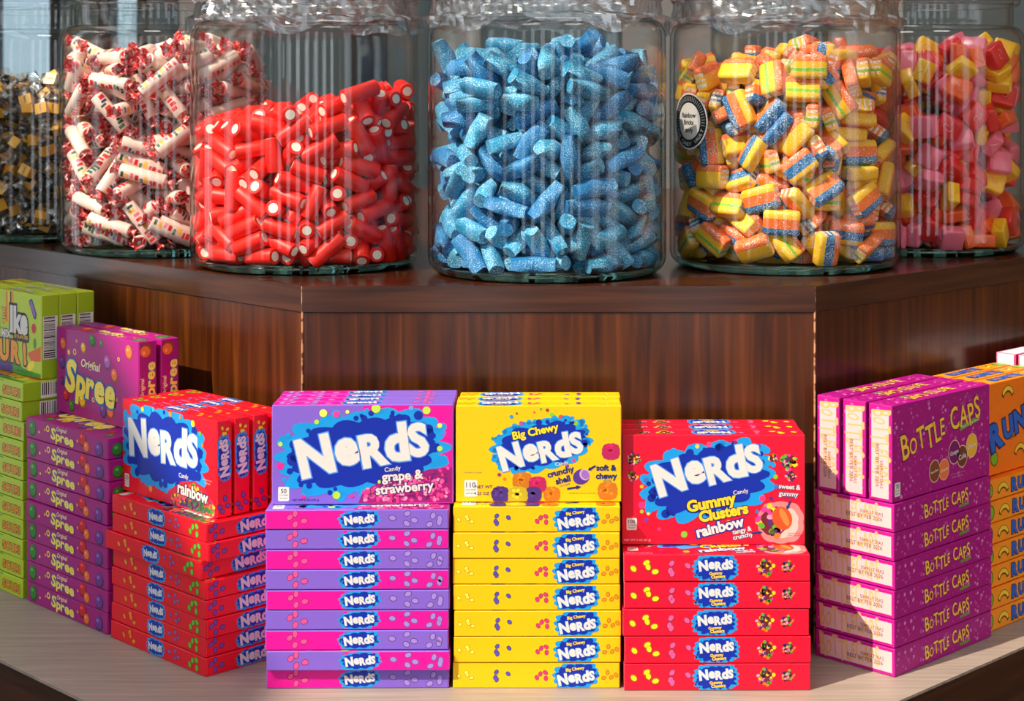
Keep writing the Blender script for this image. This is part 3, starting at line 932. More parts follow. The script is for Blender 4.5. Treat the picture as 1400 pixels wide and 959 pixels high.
# left wall: shop windows below, an added band shading the left boxes, high windows above that let the sun in
SILL = 3.3  # unseen sill, height shaped to shade the lower left, not the jars
LY = (-2.2, -1.1, 0.0, 1.1, 2.2)
HL = [*[(a, a + .42, 0.4, 2.6) for a in LY], (-2.3, 3.4, SILL, 4.85)]
mb = MB()
for a0, a1, z0, z1 in ((Y0, -2.3, 0, ZC), (3.4, Y1, 0, ZC), (-2.3, 3.4, 0, 0.4), *[(b, a, 0.4, 2.6) for b, a in zip((-2.3,) + tuple(y + .42 for y in LY), LY + (3.4,))], (-2.3, 3.4, 2.6, SILL), (-2.3, 3.4, 4.85, ZC)):
    mb.box(X0 - .15, X0, a0, a1, z0, z1)
st('wall_left', mb, [wall_paint])
for a0, a1, z0, z1 in HL: window('y', X0 - .08, a0, a1, z0, z1, 1)
HF = [(a, a + .4, 0.3, 3.4) for a in (-2.0, -1.25, -0.5, 0.25, 1.0, 1.75, 2.5)]
window_wall('wall_front', 'x', Y0 - .15, Y0, X0, X1, HF, wall_paint)
for a0, a1, z0, z1 in HF: window('x', Y0 - .08, a0, a1, z0, z1, 1)
HR = [(-1.9, -0.9, 0.4, 3.0), (-0.3, 0.7, 0.4, 3.0)]  # unseen windows added as fill for the right-facing box sides
window_wall('wall_right', 'y', X1, X1 + .15, Y0, Y1, HR, wall_warm)
for a0, a1, z0, z1 in HR: window('y', X1 + .08, a0, a1, z0, z1, 2)
HB = [(-2.0, -1.72, 0.5, 2.6), (-1.60, -1.42, 0.5, 2.6)]
window_wall('wall_back', 'x', Y1, Y1 + .15, X0, X1, HB, wall_paint)
for a0, a1, z0, z1 in HB: window('x', Y1 + .08, a0, a1, z0, z1, 1, tinted_glass)
# flat pilasters on the back wall
for k, (a0, a1, m) in enumerate(((-1.30, -1.05, wall_pale), (-0.72, -0.60, frame_dark), (-0.44, -0.28, wall_pale), (0.2, 0.5, wall_pale), (0.9, 1.15, wall_pale))):
    st('trim_%d' % (k + 1), MB().box(a0, a1, Y1 - .06, Y1, 0, 3.2), [m])

# added fill panels below the ceiling, out of view, to brighten the stand
def added_fill_panel(x, y, label):
    root = empty('added_fill_panel', (x, y, ZC), label, 'light', 'added fill light panels')
    mb = MB(); s, t = 0.5, 0.04
    mb.box(-s - t, s + t, -s - t, -s, -0.05, 0); mb.box(-s - t, s + t, s, s + t, -0.05, 0); mb.box(-s - t, -s, -s, s, -0.05, 0); mb.box(s, s + t, -s, s, -0.05, 0)
    obj('fill_panel_frame', mb.mesh('fill_panel_frame', [plain('white_metal', (225, 225, 225), 0.4)]), root)
    em, nt, b = nodes_of('fill_panel_diffuser')
    b.inputs['Emission Color'].default_value = (1.0, 0.95, 0.88, 1)
    b.inputs['Emission Strength'].default_value = FILL_POWER
    mb = MB(); mb.box(-s, s, -s, s, -0.03, -0.02)
    obj('fill_panel_diffuser', mb.mesh('fill_panel_diffuser', [em]), root)
FILL_POWER = 11.0
for x, y, l in ((-0.9, -0.4, 'added square white fill light panel nearest the left windows'), (1.5, -0.2, 'added square white fill light panel over the right aisle'), (0.2, 3.6, 'added square white fill light panel behind the candy stand')):
    added_fill_panel(x, y, l)

# ------------------------------------------------------------------ display stand
stand = empty('display_stand', (0, 2.3, 0), 'dark mahogany two-tier candy display stand with grey laminate lower shelf', 'display stand')
def sp(name, mb, mats):
    o = obj(name, mb.mesh(name, mats), stand)
    o.location = (0, -2.3, 0)
    return o
TIER = [(-.255, 1.715), (.246, 1.715), (.951, 2.42), (.951, 2.92), (.6, 3.27), (-.61, 3.27), (-.96, 2.92), (-.96, 2.42)]
def inset(poly, d):
    n = len(poly); out = []
    for i in range(n):
        p0, p1, p2 = Vector(poly[i - 1]), Vector(poly[i]), Vector(poly[(i + 1) % n])
        e1, e2 = (p1 - p0).normalized(), (p2 - p1).normalized()
        n1, n2 = Vector((-e1.y, e1.x)), Vector((-e2.y, e2.x))
        b = (n1 + n2); b = b / b.dot(n1)
        out.append(tuple(p1 + b * d))
    return out
def wall_panel(name, a, b, z0, z1, th, mat):
    """a board standing on edge a->b (outer face on the right of a->b)"""
    a, b = Vector(a), Vector(b)
    e = (b - a).normalized(); nrm = Vector((-e.y, e.x))
    a2, b2 = a + nrm * th, b + nrm * th
    # local frame so the grain follows the board
    o = obj(name, MB().box(0, (b - a).length, 0, th, z0, z1).mesh(name, [mat]), stand)
    o.location = (a.x, a.y - 2.3, 0)
    o.rotation_euler.z = math.atan2(e.y, e.x)
    return o
BAND = 0.0255
sp('tier_top', MB().prism(inset(TIER, .004), TIER_Z - BAND, TIER_Z), [wood_t])
for i in range(len(TIER)):
    a, b = TIER[i], TIER[(i + 1) % len(TIER)]
    wall_panel('top_edge_band', a, b, TIER_Z - BAND, TIER_Z - .0003, .004, wood_h)
T2 = inset(TIER, .0015)
for i in range(len(T2)):
    wall_panel('side_panel', T2[i], T2[(i + 1) % len(T2)], SHELF_Z, TIER_Z - BAND - .0006, .016, wood_v)
# worn corners: bare pale wood where the veneer is chipped
def chip_mat():
    m, nt, b = nodes_of('chipped_corner')
    n1 = noise_node(nt, 60, 3, (1, 1, 1.2))
    r = ramp(nt, n1.outputs[0], [(0.44, (88, 44, 26)), (0.52, (190, 140, 100))])
    nt.links.new(r.outputs[0], b.inputs['Base Color']); b.inputs['Roughness'].default_value = 0.6
    return m
cm = chip_mat()
for c in (TIER[0], TIER[1]):
    sp('worn_corner', MB().lathe([(0.0011, SHELF_Z + .0005), (0.0011, TIER_Z - .0005)], 8, 0, True), [cm]).location = (c[0], c[1] + .0012 - 2.3, 0)
SHELF = [(-.392, 1.525), (.265, 1.525), (1.3, 2.56), (1.3, 3.3), (.9, 3.7), (-1.0, 3.7), (-1.4, 3.3), (-1.4, 2.533)]
sp('lower_shelf', MB().prism(SHELF, SHELF_Z - .0025, SHELF_Z), [lam])
S2 = inset(SHELF, .0015)
for i in range(len(S2)):
    wall_panel('shelf_edge_band', S2[i], S2[(i + 1) % len(S2)], SHELF_Z - .055, SHELF_Z - .0026, .016, wood_h)
S3 = inset(SHELF, .004)
for i in range(len(S3)):
    wall_panel('base_panel', S3[i], S3[(i + 1) % len(S3)], 0.0, SHELF_Z - .0555, .016, wood_v)

# ------------------------------------------------------------------ cartons in stacks
ORD = ['lowest', 'second from the bottom', 'third from the bottom', 'fourth from the bottom', 'fifth from the bottom', 'sixth from the bottom', 'seventh from the bottom', 'eighth from the bottom', 'ninth from the bottom', 'tenth from the bottom', 'eleventh from the bottom']
UPR = ['front', 'second', 'third', 'fourth']
def place_stack(proto, dims, ref, rotz, n, pitch, gap, colour, n_up, up_pitch, up_back, seed, ref_side, jit=1.2, alternate=False, tops=True, up_slide=0.0, up_turn=0.0, over=None):
    """ref: world xy (mm) of the near bottom corner (or front-left corner); boxes lie with the main face up, long side out"""
    L, H, T = dims
    rd = random.Random(seed)
    M = Matrix.Rotation(R_(rotz), 4, 'Z')
    ex, ey = M @ Vector((1, 0, 0)), M @ Vector((0, 1, 0))
    # ref_side -1: ref is the left end of the long side, +1: the right end
    base = Vector((ref[0], ref[1], 0)) / 1000 - ex * ref_side * L / 2000
    used = False
    for k in range(n):
        o = proto if not used else copy_tree(proto)
        used = True
        dx, dy, dr = rd.uniform(-jit, jit), rd.uniform(-jit, jit) * 0.6, rd.uniform(-0.5, 0.5) * min(1, jit)
        if over and k in over: dx += over[k][0]; dy += over[k][1]
        p = base + ex * dx / 1000 + ey * dy / 1000
        z = SHELF_Z + k * pitch / 1000 + (T / 2 + 0.15) / 1000
        turn = 0.0
        if alternate and k % 2 == 1:
            turn = 180.0
            p = p + ey * H / 1000
        o.matrix_world = Matrix.Translation((p.x, p.y, z)) @ Matrix.Rotation(R_(rotz + dr + turn), 4, 'Z') @ Matrix.Rotation(R_(-90), 4, 'X')
        tag(o, '%s candy box lying flat, %s in its stack' % (colour, ORD[k] if k < n - 1 else 'topmost lying one'), 'candy box', '%s boxes lying in a stack' % colour)
    z = SHELF_Z + n * pitch / 1000 + 0.0002
    for j in range(n_up):
        o = copy_tree(proto)
        p = base + ey * (up_back + T / 2 + j * up_pitch) / 1000 + ex * (up_slide + rd.uniform(-0.8, 0.8) * (1 if j else 0)) / 1000
        o.matrix_world = Matrix.Translation((p.x, p.y, z)) @ Matrix.Rotation(R_(rotz + up_turn), 4, 'Z')
        w = UPR[j] + ' of the upright row' if j < n_up - 1 or n_up == 1 else 'rearmost of the upright row'
        tag(o, '%s candy box standing upright on its stack, %s' % (colour, w), 'candy box', '%s boxes standing upright' % colour)

def uv(u, v, z):
    """photo pixel -> point on the level plane at world height z (mm)"""
    Y = (CAM_Z - z) * F_PX / (v - CY)
    return ((u - CX) / F_PX * Y * 1000, Y * 1000)

g, d = design_grape()
place_stack(g, d, uv(363.5, 945, SHELF_Z), 0.6, 9, 18.2, 0, 'purple and pink', 4, 18.4, 17, 3, -1, 0.6, True, up_slide=3, up_turn=1.2, over={0: (0, 5.0), 1: (1, -1.5)})
g, d = design_yellow()
place_stack(g, d, uv(620, 942, SHELF_Z), 0.3, 7, 23.6, 0, 'yellow', 3, 23.7, 15, 8, -1, 0.8, up_slide=1.5)
g, d = design_red()
place_stack(g, d, uv(853, 945, SHELF_Z), 0, 5, 24.7, 0, 'red gummy cluster', 3, 24.8, 31, 5, -1, 0.9, up_slide=-0.5)
g, d = design_rainbow()
place_stack(g, d, (-329, 1619), -45, 8, 17.7, 0, 'red rainbow', 4, 20.6, 17, 7, 1, 1.6, up_slide=-9, over={5: (-5, -3), 6: (2, 0), 2: (2, 0)})
g, d = design_spree()
place_stack(g, d, (-452, 1743), -45, 9, 21.7, 0, 'magenta disc-candy', 2, 26.0, 37, 9, 1, 1.0, up_slide=-4, over={4: (4, -3)})
g, d = design_sour()
place_stack(g, d, (-574, 1864), -45, 11, 20.9, 0, 'lime green', 3, 21.3, 23, 10, 1, 0.8, up_slide=-2)
g, d = design_caps()
place_stack(g, d, uv(1223, 927, SHELF_Z), 45, 6, 26.7, 0, 'magenta bubble-printed', 3, 29.5, 2, 11, -1, 0.8, up_slide=-1)
g, d = design_runts()
place_stack(g, d, uv(1346.5, 868, SHELF_Z), 45, 7, 21.7, 0, 'orange', 3, 24.0, 9, 12, -1, 0.8, up_slide=-3)
g, d = design_white()
place_stack(g, d, (530, 1857), 45, 6, 26.4, 0, 'white-ended pink', 3, 27.0, 4, 13, -1, 0.5)

# ------------------------------------------------------------------ jars
JR = 0.125
def jar(x, y, label, contents_top=None):
    root = empty('candy_jar', (x, y, TIER_Z), label, 'jar', 'glass candy jars on the upper tier')
    prof = []
    for k in range(9):                                  # heel
        t = PI / 2 * k / 8
        prof.append((JR - .017 + .017 * math.sin(t), .017 - .017 * math.cos(t) + .0002))
    for h in (.06, .12, .18, .235): prof.append((JR, h))
    for k in range(1, 9):                               # shoulder
        t = PI / 2 * k / 8
        prof.append((JR - .015 + .015 * math.cos(t), .246 + .019 * math.sin(t)))
    prof += [(.1115, .267), (.1115, .274), (.1115, .288)]
    inner = [(max(r - .004, 0.02), h) for r, h in prof if h > .009]
    wall = MB(); wall.lathe(prof, 96); wall.lathe(inner, 96)
    obj('jar_wall', wall.mesh('jar_wall', [jar_glass]), root)
    rim = MB(); rim.lathe([(.1145 + .0055 * math.cos(t) * (1.0 if math.cos(t) > 0 else 0.6), .2935 + .0055 * math.sin(t)) for t in [2 * PI * k / 12 for k in range(12)]], 96, close=True)
    obj('jar_rim', rim.mesh('jar_rim', [jar_glass]), root)
    b = MB()
    bp = [(0.0001, .0005), (JR - .020, .0005)] + [(JR - .0185 + .0165 * math.sin(PI / 2 * k / 5), .0168 - .0165 * math.cos(PI / 2 * k / 5)) for k in range(1, 4)] + [(JR - .0068, .0085), (0.0001, .0085)]
    b.lathe(bp, 72)
    obj('jar_base', b.mesh('jar_base', [base_glass]), root)
    return root

JP = dict(toffee=(-.653, 2.272), roll=(-.471, 2.090), red=(-.280, 1.917), blue=(-.017, 1.845), brick=(.241, 1.912), chew=(.423, 2.097))
jar(*JP['toffee'], 'leftmost glass jar, filled with gold and black wrapped toffees')
jar(*JP['roll'], 'glass jar filled with pink and white candy rolls, second from left')
jar(*JP['red'], 'glass jar partly filled with red liquorice tubes')
jar(*JP['blue'], 'middle glass jar filled with sugared blue candy pieces')
jb = jar(*JP['brick'], 'glass jar of rainbow-striped sour bricks with round black sticker')
jar(*JP['chew'], 'rightmost glass jar, filled with square pink, red and yellow wrapped chews')

# ------------------------------------------------------------------ packing candies into a jar
def quat_rot(q, v):
    w, u = q[:, :1], q[:, 1:]
    u = u[:, None, :]; w = w[:, None, :]
    v = np.broadcast_to(v[None], (len(q),) + v.shape)
    t = 2 * np.cross(np.broadcast_to(u, v.shape), v)
    return v + w * t + np.cross(np.broadcast_to(u, v.shape), t)

def pack(n, off, rad, rin, top, seed, iters=130, flat=0.6, roll=None, spread=0.75):
    """settles n rigid candies, each a set of touching balls, in a round jar (mm); returns centres and turns"""
    rng = np.random.default_rng(seed)
    off = np.array(off, float)
    k = len(off)
    a = rng.uniform(0, 2 * PI, n); r = np.sqrt(rng.uniform(0, 1, n)) * (rin - rad - 4)
    p = np.stack([r * np.cos(a), r * np.sin(a), np.zeros(n)], 1)
    p[:, 2] = 9 + rad + rng.uniform(0, 1, n) * (top(p[:, 0], p[:, 1]) - 9 - rad)
    q = rng.normal(size=(n, 4)); q[:, 1] *= flat; q[:, 2] *= flat
    q /= np.linalg.norm(q, axis=1)[:, None]
    if roll is not None:
        # most pieces settle with their length, and their broad side, along the glass
        yaw = a + PI / 2 + rng.normal(0, spread, n); pit = rng.normal(0, 0.55, n); rol = rng.normal(PI / 2 if roll else 0, 0.6 if roll else 3.0, n)
        def qa(ang, ax):
            o_ = np.zeros((n, 4)); o_[:, 0] = np.cos(ang / 2); o_[:, ax] = np.sin(ang / 2); return o_
        def qm(A, B):
            return np.stack([A[:, 0] * B[:, 0] - (A[:, 1:] * B[:, 1:]).sum(1), *(A[:, :1] * B[:, 1:] + B[:, :1] * A[:, 1:] + np.cross(A[:, 1:], B[:, 1:])).T], 1)
        q = qm(qm(qa(yaw, 3), qa(pit, 2)), qa(rol, 1))
    inert = max((off ** 2).sum() / k, 1.0) + 0.4 * rad ** 2
    body = np.repeat(np.arange(n), k)
    cs = 2 * rad
    lo = np.array([-rin - 2 * cs, -rin - 2 * cs, -2 * cs])
    dim = np.array([int((2 * rin + 4 * cs) / cs) + 3, int((2 * rin + 4 * cs) / cs) + 3, int(420 / cs) + 6])
    K = 5
    sh = np.array([(i, j, l) for i in (-1, 0, 1) for j in (-1, 0, 1) for l in (-1, 0, 1)])
    shl = sh[:, 0] * dim[1] * dim[2] + sh[:, 1] * dim[2] + sh[:, 2]
    for it in range(iters):
        ro = quat_rot(q, off)
        s = (p[:, None, :] + ro).reshape(-1, 3)
        c = np.clip(((s - lo) / cs).astype(int), 1, dim - 2)
        lid = c[:, 0] * dim[1] * dim[2] + c[:, 1] * dim[2] + c[:, 2]
        order = np.argsort(lid, kind='stable')
        sl = lid[order]
        first = np.searchsorted(sl, sl, 'left')
        rank = np.arange(len(sl)) - first
        tab = np.full((int(np.prod(dim)), K), -1, np.int32)
        ok = rank < K
        tab[sl[ok], rank[ok]] = order[ok]
        nb = tab[lid[:, None] + shl[None]].reshape(len(s), -1)
        ii, jj = np.nonzero(nb >= 0)
        nn = nb[ii, jj]
        keep = body[ii] != body[nn]
        ii, nn = ii[keep], nn[keep]
        d = s[ii] - s[nn]
        L = np.sqrt((d ** 2).sum(1)) + 1e-9
        pen = 2 * rad - L
        m = pen > 0
        ii, nn, d, L, pen = ii[m], nn[m], d[m], L[m], pen[m]
        push = d / L[:, None] * (pen * 0.5)[:, None]
        disp = np.zeros_like(s); cnt = np.ones(len(s))
        for ax in range(3): disp[:, ax] = np.bincount(ii, push[:, ax], len(s))
        cnt += 0.35 * np.bincount(ii, minlength=len(s))
        disp /= cnt[:, None] * 0.62
        # jar wall, floor, heel, top of the heap
        rr = np.sqrt(s[:, 0] ** 2 + s[:, 1] ** 2) + 1e-9
        h = s[:, 2] - rad
        lim = rin - rad - np.where(h < 16, 0.55 * np.clip(16 - h, 0, 16) ** 2 / 16, 0)
        over = np.clip(rr - lim, 0, None)
        disp[:, 0] -= s[:, 0] / rr * over; disp[:, 1] -= s[:, 1] / rr * over
        disp[:, 2] += np.clip(9.2 + rad - s[:, 2], 0, None)
        disp[:, 2] -= 0.6 * np.clip(s[:, 2] - top(s[:, 0], s[:, 1]), 0, None)
        D = disp.reshape(n, k, 3)
        p += D.mean(1) * (1.3 if k > 1 else 1)
        p[:, 2] -= 0.25 * max(0, 1 - it / (iters * 0.85))
        w = np.cross(ro, D).mean(1) / inert * 1.2
        wl = np.linalg.norm(w, axis=1, keepdims=True)
        w *= np.minimum(1, 0.35 / (wl + 1e-9))
        dq = np.empty_like(q)
        dq[:, 0] = -(w * q[:, 1:]).sum(1)
        dq[:, 1:] = w * q[:, :1] + np.cross(w, q[:, 1:])
        q += 0.5 * dq
        q /= np.linalg.norm(q, axis=1)[:, None]
    # final hard clamp inside the glass
    for _ in range(3):
        s = p[:, None, :] + quat_rot(q, off)
        rr = np.sqrt(s[..., 0] ** 2 + s[..., 1] ** 2)
        ov = np.clip(rr - (rin - rad), 0, None)
        j = ov.argmax(1); o_ = ov[np.arange(n), j]
        ss = s[np.arange(n), j]; rs = rr[np.arange(n), j] + 1e-9
        p[:, 0] -= ss[:, 0] / rs * o_; p[:, 1] -= ss[:, 1] / rs * o_
        p[:, 2] += np.clip(9.2 + rad - s[..., 2].min(1), 0, None)
    return p, q

def fill(where, protos, weights, p, q, name, label, group, cat, limit, seed, stuff_name, stuff_label):
    """the candies that show through the front of the glass become things of their own, the buried rest one mass"""
    rd = random.Random(seed)
    jx, jy = where
    view = np.array([0 - jx, 0 - jy]); view /= np.linalg.norm(view)
    r = np.sqrt(p[:, 0] ** 2 + p[:, 1] ** 2)
    front = p[:, 0] * view[0] + p[:, 1] * view[1]
    side = -p[:, 0] * view[1] + p[:, 1] * view[0]
    edge = np.sqrt(np.clip(122 ** 2 - side ** 2, 0, None))
    depth = edge - front                      # how deep behind the front glass
    order = np.argsort(depth)
    zq = np.quantile(p[:, 2], (0.33, 0.67))
    hand = 1.0 if view[1] < 0 else -1.0
    choice = [rd.choices(range(len(protos)), weights)[0] for _ in range(len(p))]
    used = [False] * len(protos)
    mass = MB(); mats = []
    for rank, i in enumerate(order):
        k = choice[i]
        M = Matrix.Translation((jx + p[i, 0] / 1000, jy + p[i, 1] / 1000, TIER_Z + p[i, 2] / 1000)) @ Quaternion(q[i]).to_matrix().to_4x4()
        if rank < limit:
            o = protos[k] if not used[k] else copy_tree(protos[k])
            used[k] = True
            o.matrix_world = M
            lev = 'top' if p[i, 2] > zq[1] else ('middle' if p[i, 2] > zq[0] else 'bottom')
            sd = 'left side' if side[i] * hand < -45 else ('right side' if side[i] * hand > 45 else 'centre')
            ax = abs((Quaternion(q[i]) @ Vector((1, 0, 0))).z)
            po = 'standing on end' if ax > 0.75 else ('tilted' if ax > 0.3 else 'lying level')
            dp = 'against the glass' if depth[i] < 26 else 'behind others'
            tag(o, '%s, %s %s, %s, %s' % (label[k] if isinstance(label, list) else label, lev, sd, po, dp), cat, group)
        else:
            for part in [protos[k]] + list(protos[k].children):
                if part.type != 'MESH': continue
                me = part.data
                N = M @ Matrix.Scale(0.92, 4)
                if part is not protos[k]: N = N @ part.matrix_basis
                vs = [N @ v.co for v in me.vertices]
                b = len(mass.v)
                mass.v += [tuple(v - Vector((jx, jy, TIER_Z))) for v in vs]
                for f in me.polygons:
                    m = me.materials[f.material_index]
                    if m not in mats: mats.append(m)
                    mass.f.append(tuple(x + b for x in f.vertices)); mass.m.append(mats.index(m)); mass.s.append(f.use_smooth)
    o = obj(stuff_name, mass.mesh(stuff_name, mats), None, stuff_label, cat, None, 'stuff')
    o.location = (jx, jy, TIER_Z)

def tube_mesh(name, L, r, mats, seg=12, bev=1.6, ends=None, hole=0.0):
    """a short candy tube along x (mm)"""
    mb = MB()
    h = L / 2
    prof = [(r - bev, -h), (r - bev * .3, -h + bev * .3), (r, -h + bev), (r, 0), (r, h - bev), (r - bev * .3, h - bev * .3), (r - bev, h)]
    mb.lathe([(a / 1000, b / 1000) for a, b in prof], seg, 0, True, 'x')
    n = len(mb.v)
    mb.f.append(tuple(range(seg))[::-1]); mb.m.append(0); mb.s.append(False)
    mb.f.append(tuple(range(n - seg, n))); mb.m.append(0); mb.s.append(False)
    return mb.mesh(name, mats)

def new_thing(name, me):
    o = bpy.data.objects.new(name, me); COL.objects.link(o); return o

# red liquorice tubes with white filling
def candy_gloss(name, rgb, rough=0.35, sss=0.0):
    m, nt, b = nodes_of(name)
    b.inputs['Base Color'].default_value = (*lin(rgb), 1); b.inputs['Roughness'].default_value = rough
    if sss:
        b.inputs['Subsurface Weight'].default_value = sss; b.inputs['Subsurface Radius'].default_value = (0.006, 0.002, 0.001); b.inputs['Subsurface Scale'].default_value = 1.0
    return m
red_m = candy_gloss('red_liquorice', (242, 26, 6), 0.45)
fil_m = candy_gloss('cream_filling', (255, 240, 222), 0.6)
def red_proto(L, r):
    o = new_thing('liquorice_tube', tube_mesh('liquorice_tube', L, r, [red_m], 14, 1.0))
    mb = MB()
    for sx in (-1, 1):
        c = [((L / 2 + 0.25) * sx / 1000, (r - 3.5) * math.cos(2 * PI * k / 12) / 1000, (r - 3.5) * math.sin(2 * PI * k / 12) / 1000) for k in range(12)]
        c2 = [((L / 2 - 0.5) * sx / 1000, y, z) for _, y, z in c]
        f = [tuple(range(12)) if sx > 0 else tuple(range(12))[::-1]] + [(k, (k + 1) % 12, (k + 1) % 12 + 12, k + 12) for k in range(12)]
        mb.add(c + c2, f)
    obj('cream_filling', mb.mesh('cream_filling', [fil_m]), o)
    return o
def slant(x, y): return 146 + 0.25 * (x + 122) + 6 * np.sin(y / 30.0)
off3 = [(-11, 0, 0), (0, 0, 0), (11, 0, 0)]
p, q = pack(610, off3, 8.9, 120.5, slant, 1, roll=False, spread=1.15)
fill(JP['red'], [red_proto(38, 8.7), red_proto(35, 8.4), red_proto(41, 8.7)], [3, 2, 2], p, q, 'liquorice_tube', 'red liquorice tube with white filling', 'red liquorice tubes in their jar', 'candy', 290, 1, 'buried_liquorice', 'mass of red liquorice tubes deep inside the jar')

# blue sugared pieces
blue_m = [sugar('blue_sugar', (0, 134, 182), 0.60, (176, 220, 238)), sugar('blue_sugar_pale', (4, 150, 196), 0.58, (190, 224, 240)), sugar('blue_sugar_deep', (0, 112, 174), 0.62, (150, 206, 236))]
def blue_proto(L, ry, rz, m, bend, seed):
    rd = random.Random(seed)
    me = tube_mesh('sugared_blue_piece', L, 1000, [m], 14, 0)
    h = L / 2
    for v in me.vertices:
        x = v.co.x * 1000
        t = abs(x) / h
        k = 1.0 - 0.20 * max(0, t - 0.78) / 0.22 - 0.05 * math.cos(x * 0.5 + seed)
        a = math.atan2(v.co.z, v.co.y)
        sq = (abs(math.cos(a)) ** 3 + abs(math.sin(a)) ** 3) ** (-1 / 3)
        v.co.y = (ry * k * sq * math.cos(a) + bend * (x / h) ** 2) / 1000
        v.co.z = rz * k * sq * math.sin(a) / 1000
    return new_thing('sugared_blue_piece', me)
def flat_top(h): return lambda x, y: h + 7 * np.sin(x / 26.0) + 6 * np.cos(y / 23.0 + 1)
p, q = pack(590, off3, 9.3, 120.5, flat_top(243), 2, roll=False)
fill(JP['blue'], [blue_proto(41, 9.6, 8.2, blue_m[0], 0, 1), blue_proto(35, 9.6, 8.6, blue_m[1], 1.5, 2), blue_proto(44, 9.4, 8.0, blue_m[2], -2.5, 3), blue_proto(38, 9.0, 8.6, blue_m[0], 2.5, 4)], [3, 2, 2, 2], p, q,
     'sugared_blue_piece', 'sugar-coated blue candy piece', 'blue sugared pieces in their jar', 'candy', 295, 2, 'buried_blue_pieces', 'mass of blue sugared candy deep inside the middle jar')

# rainbow-striped bricks
SB = dict(blue=sugar('brick_blue', (6, 104, 164), 0.615), orange=sugar('brick_orange', (244, 112, 26), 0.65), yellow=sugar('brick_yellow', (252, 190, 6), 0.67), green=sugar('brick_green', (128, 186, 14), 0.645),
          end=sugar('brick_cut_end', (236, 150, 60), 0.46, (240, 226, 206), scale=500))
def brick_proto(L, W, H, stripes):
    """layered sour belt cut into a brick: stripes run along x"""
    mats = [SB[s] for s in stripes] + [SB['end']]
    bm = bmesh.new()
    bmesh.ops.create_grid(bm, x_segments=1, y_segments=1, size=0.5)
    bm.free()
    mb = MB()
    n = 12
    ring = []
    e = 3.2
    for k in range(24):
        a = 2 * PI * (k + 0.5) / 24
        c, s = math.cos(a), math.sin(a)
        m = (abs(c) ** 7 + abs(s) ** 7) ** (-1 / 7)
        ring.append((W / 2 * c * m, H / 2 * s * m))
    xs = [(-L / 2, 0.80), (-L / 2 + 2.2, 0.97), (-L / 6, 1.0), (L / 6, 1.0), (L / 2 - 2.2, 0.97), (L / 2, 0.80)]
    v = [(x / 1000, y * k / 1000, z * k / 1000) for x, k in xs for y, z in ring]
    mb.v = v
    ns = len(stripes)
    for i in range(len(xs) - 1):
        for k in range(24):
            k2 = (k + 1) % 24
            y = (ring[k][0] + ring[k2][0]) / 2
            mi = min(ns - 1, int((y / W + 0.5) * ns))
            if i in (0, len(xs) - 2): mi = ns if i == 99 else mi
            mb.f.append((i * 24 + k, i * 24 + k2, (i + 1) * 24 + k2, (i + 1) * 24 + k)); mb.m.append(mi); mb.s.append(True)
    for b0, flip in ((0, True), (len(v) - 24, False)):
        for k in range(11):
            y = (ring[k][0] + ring[k + 1][0]) / 2
            fc = (b0 + k, b0 + k + 1, b0 + 22 - k, b0 + 23 - k)
            mb.f.append(fc[::-1] if flip else fc); mb.m.append(ns if k % 2 else min(ns - 1, int((y / W + 0.5) * ns))); mb.s.append(False)
    return new_thing('striped_sour_brick', mb.mesh('striped_sour_brick', mats))
offb = [(-11, -6, 0), (0, -6, 0), (11, -6, 0), (-11, 6, 0), (0, 6, 0), (11, 6, 0)]
p, q = pack(470, offb, 7.4, 118.5, flat_top(234), 3, roll=True)
lab = ['blue, orange and yellow striped sour brick', 'green and yellow striped sour brick', 'yellow and orange striped sour brick', 'blue and orange striped sour brick']
fill(JP['brick'], [brick_proto(38, 26, 14, ['blue', 'orange', 'yellow']), brick_proto(36, 25, 14, ['yellow', 'green', 'yellow', 'orange']), brick_proto(37, 25, 14.5, ['yellow', 'yellow', 'orange']), brick_proto(35, 25, 14, ['yellow', 'blue', 'orange'])], [4, 3, 2, 3], p, q,
     'striped_sour_brick', lab, 'striped sour bricks in their jar', 'candy', 295, 3, 'buried_sour_bricks', 'mass of striped sour bricks deep inside the stickered jar')

# square wrapped chews
def chew_proto(rgb, name):
    m = plain('wax_wrapper_' + name, rgb, 0.32, 0.3)
    me = bevel_box('square_wrapped_chew', 0.0268, .0256, .0148, .0024, 2, [m])
    o = new_thing('square_wrapped_chew', me)
    mb = MB()
    for sx in (-1, 1):                                   # folded wrapper ends
        x = .0134 * sx; x2 = .0143 * sx
        mb.add([(x, -.0105, .005), (x, .0105, .005), (x, 0, -.0045), (x2, -.0095, .0048), (x2, .0095, .0048), (x2, 0, -.0035)], [(3, 4, 5) if sx > 0 else (5, 4, 3), (0, 1, 4, 3), (1, 2, 5, 4), (2, 0, 3, 5)])
    obj('wrapper_fold', mb.mesh('wrapper_fold', [m]), o)
    wm = plain('pale_print', tuple(min(255, int(c * 0.5 + 120)) for c in rgb) if name == 'yellow' else tuple(int(c * 0.5 + 120) for c in rgb), 0.35)
    mb = MB()
    for sz in (1,):
        z = .0075 * sz
        for a0, a1, r0, r1, cx in ((200, 380, .0028, .0038, .001), (20, 200, .0028, .0038, -.0035)):
            pts = [(cx + r * math.cos(R_(a0 + (a1 - a0) * k / 8)), (r) * math.sin(R_(a0 + (a1 - a0) * k / 8)), z) for r in (r0, r1) for k in range(9)]
            mb.add(pts, [(k, k + 1, k + 10, k + 9) for k in range(8)])
    obj('printed_mark', mb.mesh('printed_mark', [wm]), o)
    return o
offc = [(-5.6, -5.4, 0), (5.6, -5.4, 0), (-5.6, 5.4, 0), (5.6, 5.4, 0)]
p, q = pack(560, offc, 7.7, 118.5, flat_top(247), 4, roll=True, spread=1.0)
